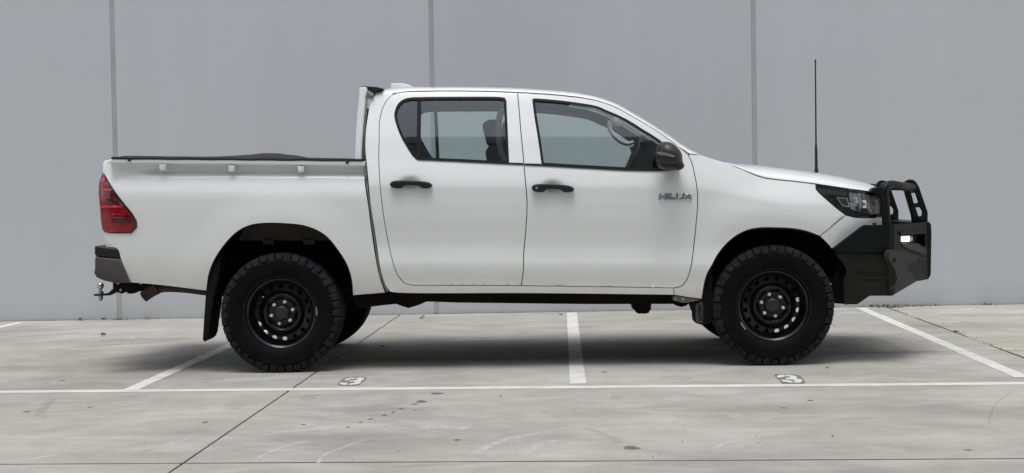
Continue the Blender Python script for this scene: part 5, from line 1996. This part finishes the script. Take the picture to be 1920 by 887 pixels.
sidep = np.array([2.1, -0.868, 0.8])
sn = np.array([-0.05, -1.0, 0.0])
sn[0] = 0.062
sn /= np.linalg.norm(sn)
for sd_ in SIDES:
    # side wing, upper glossy plate and lower dusty panel
    face_plate('wing_plate', [(1564, 469), (1620, 424.2), (1628, 422.4), (1677, 421.4), (1677, 474), (1600, 474), (1568, 473)], sidep, sn, 0.03, 'steel_black', bb, sd_)
    face_plate('wing_lower_panel', [(1566, 474.5), (1600, 474.8), (1676, 474.8), (1684, 490), (1686, 520), (1682, 550), (1674, 555), (1632, 555), (1609, 571), (1584, 571.5), (1583, 530), (1590, 506), (1580, 492)], sidep, sn, 0.05, 'steel_dirty', bb, sd_, off=-0.012)
    # gasket strip between bar and bumper corner
    face_plate('gasket_strip', [(1559.5, 467.2), (1614, 426), (1620, 422.6), (1627, 421.4), (1624, 425.4), (1564.5, 470.6)], sidep, sn, 0.03, 'rubber', bb, sd_, off=0.006)
    face_plate('splash_guard', [(1562, 548), (1566, 530), (1576, 500), (1592, 492), (1592, 571), (1584, 571.5), (1567, 570)], sidep, sn, 0.02, 'liner', bb, sd_, off=-0.07)
    # pressed grooves in the lower panel
    face_plate('wing_rib', [(1608, 506), (1668, 506), (1668, 511), (1608, 511)], sidep, sn, 0.01, 'steel_dirty', bb, sd_, off=-0.006)
    face_plate('wing_rib', [(1608, 518), (1672, 518), (1672, 524), (1608, 524)], sidep, sn, 0.01, 'steel_dirty', bb, sd_, off=-0.006)
    face_plate('wing_shield', [(1584, 492), (1606, 490), (1606, 548), (1592, 548), (1590, 520)], sidep, sn, 0.02, 'steel_dirty', bb, sd_, off=-0.009)
    # angled front of the wing with the lamp pocket
    pocket = [(1690, 439.5), (1735, 437.5), (1735, 462), (1720, 463), (1690, 457)]
    face_plate('wing_front', [(1676, 421.2), (1738, 417.4), (1740, 522.5), (1719, 527.5), (1676, 552)], pB, nv, 0.04, 'steel_dirty', bb, sd_, holes=[pocket])
    face_plate('lamp_pocket', [(1684, 434), (1740, 432), (1740, 470), (1684, 468)], pB, nv, 0.02, 'steel_black', bb, sd_, off=-0.045)
    lp_ = face_plate('marker_lamp', [(1692.5, 442.4), (1712, 441.6), (1714.8, 444.5), (1714.6, 451.5), (1712, 454), (1692.5, 454)], pB, nv, 0.03, 'lamp_black', bb, sd_, off=-0.010)
    face_plate('lit_element', [(1693.0, 443.4), (1708, 442.8), (1708, 453), (1693.0, 453.2)], pB, nv, 0.012, 'led', lp_, sd_, off=-0.006)
    face_plate('lamp_reflector', [(1709, 443.4), (1713.6, 443.6), (1713.4, 452.4), (1709, 452.8)], pB, nv, 0.012, 'chrome', lp_, sd_, off=-0.007)
    face_plate('pocket_hood', [(1684, 434.5), (1734, 432.5), (1736, 438), (1686, 441)], pB, nv, 0.03, 'steel_black', bb, sd_, off=0.012)
    face_plate('pocket_lower_lip', [(1690, 457), (1700, 455.6), (1720, 456.0), (1726, 461), (1736, 469), (1736, 475), (1728, 477), (1700, 467), (1690, 462)], pB, nv, 0.03, MAT.setdefault('bar_grey', mat('scuffed_bar_grey', (0.018, 0.0175, 0.017), 0.5, var=0.2, var_scale=9)), bb, sd_, off=0.010)
    face_plate('wing_corner_cover', [(1664, 474), (1668, 469), (1680, 467), (1698, 471), (1733, 487), (1733, 492), (1720, 485.5), (1706, 493), (1700, 500), (1707, 512), (1713, 520), (1717, 528), (1676, 552), (1675, 540), (1680, 522), (1674, 502), (1664, 486)], pB, nv, 0.03, MAT.setdefault('bar_dust', mat('dusty_bar_grey', (0.016, 0.0155, 0.015), 0.6, var=0.35, var_scale=7)), bb, sd_, off=0.007)
    p = Ppl(1676, 488, pB + nv * 0.008, nv)
    V, F = lathe_geo([(0, -0.004), (0.010, -0.004), (0.012, 0.0), (0.012, 0.006)], 20)
    mk('cover_bolt', [(v[0] + p[0], sd_ * -1 * (p[1] + v[1]), v[2] + p[2]) for v in V], F, 'black_gap', bb)
    # outer hoop: up past the head lamp, over and in to the upright
    y0 = -0.80
    h = [P(1662, 424, y0), P(1661, 400, y0), P(1658.5, 372, y0), P(1658, 358, y0), P(1662, 349.5, y0 + 0.01), P(1671, 346.5, y0 + 0.05), P(1685, 348.5, -0.68), P(1702, 350.8, -0.50), P(1710, 351.8, -0.42)]
    h = [(q_[0], q_[1] * -sd_, q_[2]) for q_ in h]
    tube('hoop', h, 0.0275, 'steel_black', bb, 20, True, 0.012)
    # small bracket from the hoop back to the bonnet edge
    q = [P(p[0], p[1], -0.80)[[0, 2]] for p in [(1629.5, 360), (1637, 353), (1645, 350.4), (1652, 351), (1654, 372), (1648, 366), (1640, 361.5)]]
    prism('hoop_bracket', q, sd_ * 0.82, sd_ * 0.72, 'steel_black', bb, 0.006, 2)
    # upright plate with two cut-outs
    up_o = [P(p[0], p[1], -0.40)[[0, 2]] for p in [(1694.5, 354), (1694.8, 346), (1698, 339.5), (1704, 336.4), (1711, 337), (1716.5, 341), (1722, 350), (1731, 376), (1738.5, 398), (1738.5, 418), (1711, 418), (1709, 403), (1701, 376)]]
    c1_ = [P(p[0], p[1], -0.40)[[0, 2]] for p in [(1707.5, 362), (1717, 362), (1722.5, 378.5), (1720.5, 381), (1712.5, 381)]]
    c2_ = [P(p[0], p[1], -0.40)[[0, 2]] for p in [(1715.8, 389), (1725.5, 389), (1730, 396), (1729.5, 403), (1727.5, 405.4), (1720.8, 405)]]
    prism('upright', up_o, sd_ * 0.415, sd_ * 0.375, 'steel_black', bb, 0.005, 2, holes=[c1_, c2_])
    # deck between wing and pan
    q = [(2.20, -0.80), (2.30, -0.82), (2.58, -0.50), (2.58, -0.30), (2.40, -0.30), (2.20, -0.6)]
    zz = P(1677, 421.6, -0.845)[2] - 0.012
    bm = bmesh.new()
    t_ = [bm.verts.new((x, -sd_ * y, zz)) for x, y in q]
    b_ = [bm.verts.new((x, -sd_ * y, zz - 0.03)) for x, y in q]
    bm.faces.new(t_)
    bm.faces.new(b_[::-1])
    for i in range(len(q)):
        j = (i + 1) % len(q)
        bm.faces.new((t_[i], t_[j], b_[j], b_[i]))
    mk_bm('wing_deck', bm, 'steel_black', bb, smooth=False)
ct = P(1706, 349, -0.40)
tube('centre_tube', [(ct[0], -0.40, ct[2]), (ct[0], 0.40, ct[2])], 0.028, 'steel_black', bb, 18, False)
bolt = P(1640, 421, -0.85)
box('deck_bolt', (bolt[0], -0.84, bolt[2] + 0.004), (0.022, 0.022, 0.012), 'steel_black', bb, 0.003)
box('bar_lower_skid', (2.15, 0, 0.50), (0.5, 0.8, 0.05), 'steel_dirty', bb, 0.01)

# ---------------- whip aerial on the far side of the bonnet
ay = 0.60
a0, a1, a2, a3 = P(1531, 330, ay), P(1530.6, 318, ay), P(1530, 275, ay), P(1528.9, 115, ay)
ab = tube('aerial', [a0, a0 + (a1 - a0) * 0.5, a1, a1 + (a2 - a1) * 0.1, a2, a2 + (a3 - a2) * 0.03, a3], [0.014, 0.014, 0.0135, 0.011, 0.0095, 0.0062, 0.0048], 'plastic', truck, 10, False)
V, F = lathe_geo([(0, 0), (0.006, 0.002), (0.008, 0.008), (0.006, 0.014), (0, 0.016)], 10)
mk('aerial_tip', [(v[0] + a3[0], v[2] + a3[1], v[1] + a3[2] - 0.004) for v in V], F, 'plastic', ab)

# ---------------- cab interior
cabin = [('seat_cushion', 0.55), ('seat_cushion', -0.45)]
zf = 0.72
for yy in (-0.36, 0.36):
    # front seat: cushion, raked back, head rest
    s = box('front_seat', (0.18, yy, zf + 0.10), (0.52, 0.50, 0.16), 'seat', truck, 0.05, seg=3)
    qd = Matrix.Rotation(math.radians(-13), 3, 'Y')
    box('seat_back', (-0.12, yy, zf + 0.40), (0.15, 0.49, 0.62), 'seat', s, 0.06, rot=qd, seg=3)
    box('head_rest', (-0.205, yy, zf + 0.775), (0.11, 0.26, 0.18), 'seat', s, 0.04, rot=qd, seg=3)
    for dy in (-0.07, 0.07):
        tube('head_rest_post', [(-0.185, yy + dy, zf + 0.64), (-0.20, yy + dy, zf + 0.74)], 0.007, 'steel', s, 8, False)
s = box('rear_seat', (-0.50, 0, zf + 0.10), (0.46, 1.26, 0.16), 'seat', truck, 0.05, seg=3)
box('seat_back', (-0.70, 0, zf + 0.36), (0.12, 1.26, 0.50), 'seat', s, 0.05, rot=Matrix.Rotation(math.radians(-10), 3, 'Y'), seg=3)
for yy in (-0.40, 0.40):
    box('head_rest', (-0.77, yy, zf + 0.63), (0.09, 0.24, 0.13), 'seat', s, 0.04, seg=3)
# dashboard with binnacle
q = [P(p[0], p[1], -0.36)[[0, 2]] for p in [(1196, 330), (1199, 312), (1206, 300), (1203, 286), (1197, 268), (1206, 263.5), (1218, 266), (1232, 276), (1262, 293), (1300, 303), (1310, 340)]]
prism('dashboard', q, -0.62, 0.66, 'trim_dark', truck, 0.012, 2)
# steering wheel in front of the near seat
V, F = [], []
cxw, czw = P(1183, 294, -0.36)[0], P(1183, 300, -0.36)[2]
ringp = []
for k in range(40):
    a = 2 * math.pi * k / 40
    ringp.append(np.array([0.0, 0.185 * math.cos(a), 0.185 * math.sin(a)]))
rm = Matrix.Rotation(math.radians(24), 3, 'Y')
ringp = [np.array(rm @ Vector(p)) + np.array([cxw, -0.36, czw - 0.02]) for p in ringp]
Vt, Ft = tube_geo(ringp + [ringp[0]], 0.017, 10, False)
sw = mk('steering_wheel', Vt, Ft, 'trim_dark', truck)
box('steering_boss', (cxw + 0.03, -0.36, czw - 0.02), (0.07, 0.15, 0.15), 'trim_dark', sw, 0.03)
tube('steering_column', [(cxw + 0.03, -0.36, czw - 0.02), (cxw + 0.30, -0.36, czw - 0.14)], 0.05, 'trim_dark', sw, 12, False)
for a in (0, 120, 240):
    v = rm @ Vector((0, 0.17 * math.cos(math.radians(a)), 0.17 * math.sin(math.radians(a))))
    tube('wheel_spoke', [(cxw + 0.02, -0.36, czw - 0.02), (cxw + v.x, -0.36 + v.y, czw - 0.02 + v.z)], 0.014, 'trim_dark', sw, 8, False)
# grab handle on the far windscreen pillar and interior mirror
for yy, pts in ((0.60, [(1143, 226), (1143, 240), (1149, 252), (1163, 265), (1178, 270), (1188, 266)]),):
    tube('grab_handle', [P(p[0], p[1], yy) for p in pts], 0.016, 'trim_light', truck, 10)
pm = P(1155, 231, 0.05)
box('interior_mirror', (pm[0], 0.05, pm[2]), (0.05, 0.24, 0.07), 'trim_light', truck, 0.02)
# pale pillar trims inside, near and far
for sd_ in SIDES:
    pil = join(C([(955, 187), (962, 250), (970, 312)]), C([(970, 312), (1006, 312)]), C([(1006, 312), (1002, 250), (994, 187)]), C([(994, 187), (955, 187)]))
    panel('pillar_trim', pil, lambda x, z: S(x, z) - 0.05, 'trim', truck, sd_, grid=0.05, flange=0.02)
    # seat belt
    sb = [P(p[0], p[1], -0.66) for p in [(946, 205), (938, 214), (935, 235), (936, 262), (941, 290), (950, 306)]]
    tube('seat_belt', [(p[0], -sd_ * p[1], p[2]) for p in sb], 0.020, 'trim_light', truck, 8)
box('cab_floor', (0.15, 0, 0.62), (1.8, 1.5, 0.04), 'trim_dark', truck)
box('fire_wall', (1.08, 0, 0.92), (0.05, 1.45, 0.62), 'trim_dark', truck)
box('cab_rear_trim', (-0.83, 0, 0.95), (0.04, 1.45, 0.62), 'trim_dark', truck)

# ================================================================== litter and weeds
def leaf_mesh(L, Wd, curl, m, name='dead_leaf'):
    V, F = [], []
    n = 7
    for i in range(n + 1):
        t = i / n
        w = Wd * math.sin(math.pi * min(1, t * 0.96 + 0.02)) ** 0.8 * (1 - 0.3 * t)
        for k in (-1, 0, 1):
            V.append((L * (t - .5), k * w / 2, 0.004 + curl * (abs(k) * 0.10 + 0.25 * (2 * t - 1) ** 2) * L))
    for i in range(n):
        for k in range(2):
            F.append((i * 3 + k, i * 3 + k + 1, i * 3 + 4 + k, i * 3 + 3 + k))
    b = len(V)
    V += [(v[0], v[1], v[2] - 0.0012) for v in V]
    F += [tuple(b + q for q in f[::-1]) for f in F]
    st = len(V)
    V += [(L * .5, -0.001, curl * L), (L * .5, 0.001, curl * L), (L * .8, 0, curl * L + 0.004)]
    F.append((st, st + 1, st + 2))
    return mk(name, V, F, m)


MAT['leaf'] = mat('dry_leaf', (0.16, 0.10, 0.055), 0.8, var=0.4, var_scale=30)
MAT['leaf2'] = mat('dry_leaf_dark', (0.075, 0.06, 0.045), 0.85, var=0.4, var_scale=30)
MAT['leaf3'] = mat('dry_leaf_orange', (0.30, 0.15, 0.07), 0.8, var=0.3, var_scale=30)
for (px, py, L, cu, mm, lab) in [
        (195, 630, 0.075, 0.45, 'leaf2', 'curled dark leaf lying alone behind the rear bumper'),
        (162, 598, 0.07, 0.4, 'leaf2', 'clump of dark dead leaf at the wall foot, leftmost'),
        (197, 599, 0.055, 0.5, 'leaf2', 'small dark leaf at the wall foot left of the joint'),
        (281, 597, 0.075, 0.5, 'leaf3', 'orange brown leaf at the wall foot behind the tow ball'),
        (792, 597, 0.10, 0.3, 'leaf', 'curled pale brown leaf on the ground below the rear door'),
        (715, 652, 0.05, 0.5, 'leaf2', 'dark scrap of leaf in the shadow under the truck'),
        (1051, 592, 0.05, 0.2, 'leaf2', 'small flat leaf beside the middle bay line'),
        (1560, 823, 0.02, 0.6, 'leaf2', 'tiny dark leaf scrap in front on the driveway'),
        (938, 747, 0.02, 0.5, 'leaf2', 'tiny dark scrap below the long painted line'),
        (1550, 693, 0.025, 0.5, 'leaf2', 'tiny dark leaf beside the front wheel')]:
    o = leaf_mesh(L, L * 0.55, cu, MAT[mm])
    g = G(px, py)
    o.location = (g[0], min(g[1], W(g[0]) - 0.05), 0.008)
    o.rotation_euler = (random.uniform(.2, .5), random.uniform(-.15, .15), random.uniform(0, 6.28))
    tag(o, lab, 'leaf', 'dead leaves on the ground')

MAT['weed'] = mat('weed_green', (0.10, 0.115, 0.05), 0.8, var=0.4, var_scale=20)
MAT['weed_dry'] = mat('weed_straw', (0.26, 0.23, 0.15), 0.85, var=0.3, var_scale=20)


def weed(px, py, r, h, nb, lab, m):
    g = G(px, py)
    V, F = [], []
    for i in range(nb):
        a = random.uniform(0, 6.28)
        rr = r * random.random() ** .5
        bx, by = rr * math.cos(a) * 2.2, rr * math.sin(a) * 0.5
        a2 = random.uniform(0, 6.28)
        L_ = h * random.uniform(.2, 1.0)
        dx, dy = math.cos(a2), math.sin(a2)
        w = random.uniform(.003, .006)
        s = len(V)
        V += [(bx - dy * w, by + dx * w, 0), (bx + dy * w, by - dx * w, 0), (bx + dx * L_ * .5 + dy * w, by + dy * L_ * .5 - dx * w, L_ * .7), (bx + dx * L_ * .5 - dy * w, by + dy * L_ * .5 + dx * w, L_ * .7),
              (bx + dx * L_, by + dy * L_, L_ * .75)]
        F += [(s, s + 1, s + 2, s + 3), (s + 3, s + 2, s + 4)]
    o = mk('weed_tuft', V, F, m, smooth=False)
    o.location = (g[0], min(g[1], W(g[0]) - 0.04), 0)
    tag(o, lab, 'weed', 'weeds at the wall foot')


for (px, py, r, h, nb, lab, mm) in [
        (1660, 575, .10, .035, 70, 'green weed tuft where the slab joint meets the wall', 'weed'),
        (1672, 577, .06, .03, 50, 'straw coloured weed tuft at the top of the long slab joint', 'weed_dry'),
        (1725, 573.5, .10, .03, 40, 'low weed strip at the wall foot right of the slab joint', 'weed'),
        (1845, 570.5, .05, .03, 20, 'small weed sprig at the wall foot near the right edge', 'weed'),
        (1795, 623, .03, .025, 14, 'tiny weed growing half way down the long slab joint', 'weed'),
        (222, 600, .05, .03, 20, 'tiny weed below the left wall joint', 'weed_dry')]:
    weed(px, py, r, h, nb, lab, MAT[mm])

# grit gathered along the wall foot and scattered on the slabs: too many to count
V, F = [], []
def grit(x, y, s):
    b = len(V)
    for k in range(6):
        d = [(1, 0, 0), (-1, 0, 0), (0, 1, 0), (0, -1, 0), (0, 0, 1), (0, 0, -.3)][k]
        V.append((x + d[0] * s * random.uniform(.6, 1.3), y + d[1] * s * random.uniform(.6, 1.3), max(0.0, s * .3 + d[2] * s * random.uniform(.5, .9))))
    for f in ((0, 2, 4), (2, 1, 4), (1, 3, 4), (3, 0, 4), (2, 0, 5), (1, 2, 5), (3, 1, 5), (0, 3, 5)):
        F.append(tuple(b + i for i in f))
for i in range(900):
    x = random.uniform(-6, 6)
    grit(x, W(x) - abs(random.gauss(0.012, 0.02)) - 0.006, random.uniform(.002, .008) * (1.6 if random.random() < .06 else 1))
for i in range(420):
    grit(random.uniform(-5, 5), random.uniform(-4.5, 3.3), random.uniform(.0015, .0045))
for i in range(70):
    y = random.uniform(-1, 3.4)
    grit(XB(y) + random.gauss(0, .03), y, random.uniform(.002, .007))
gt = mk('grit', V, F, mat('grit', (0.17, 0.155, 0.13), 0.9, var=0.5, var_scale=3), smooth=False)
tag(gt, 'dark grit and crumbs gathered along the wall foot and slab joints', 'grit', kind='stuff')
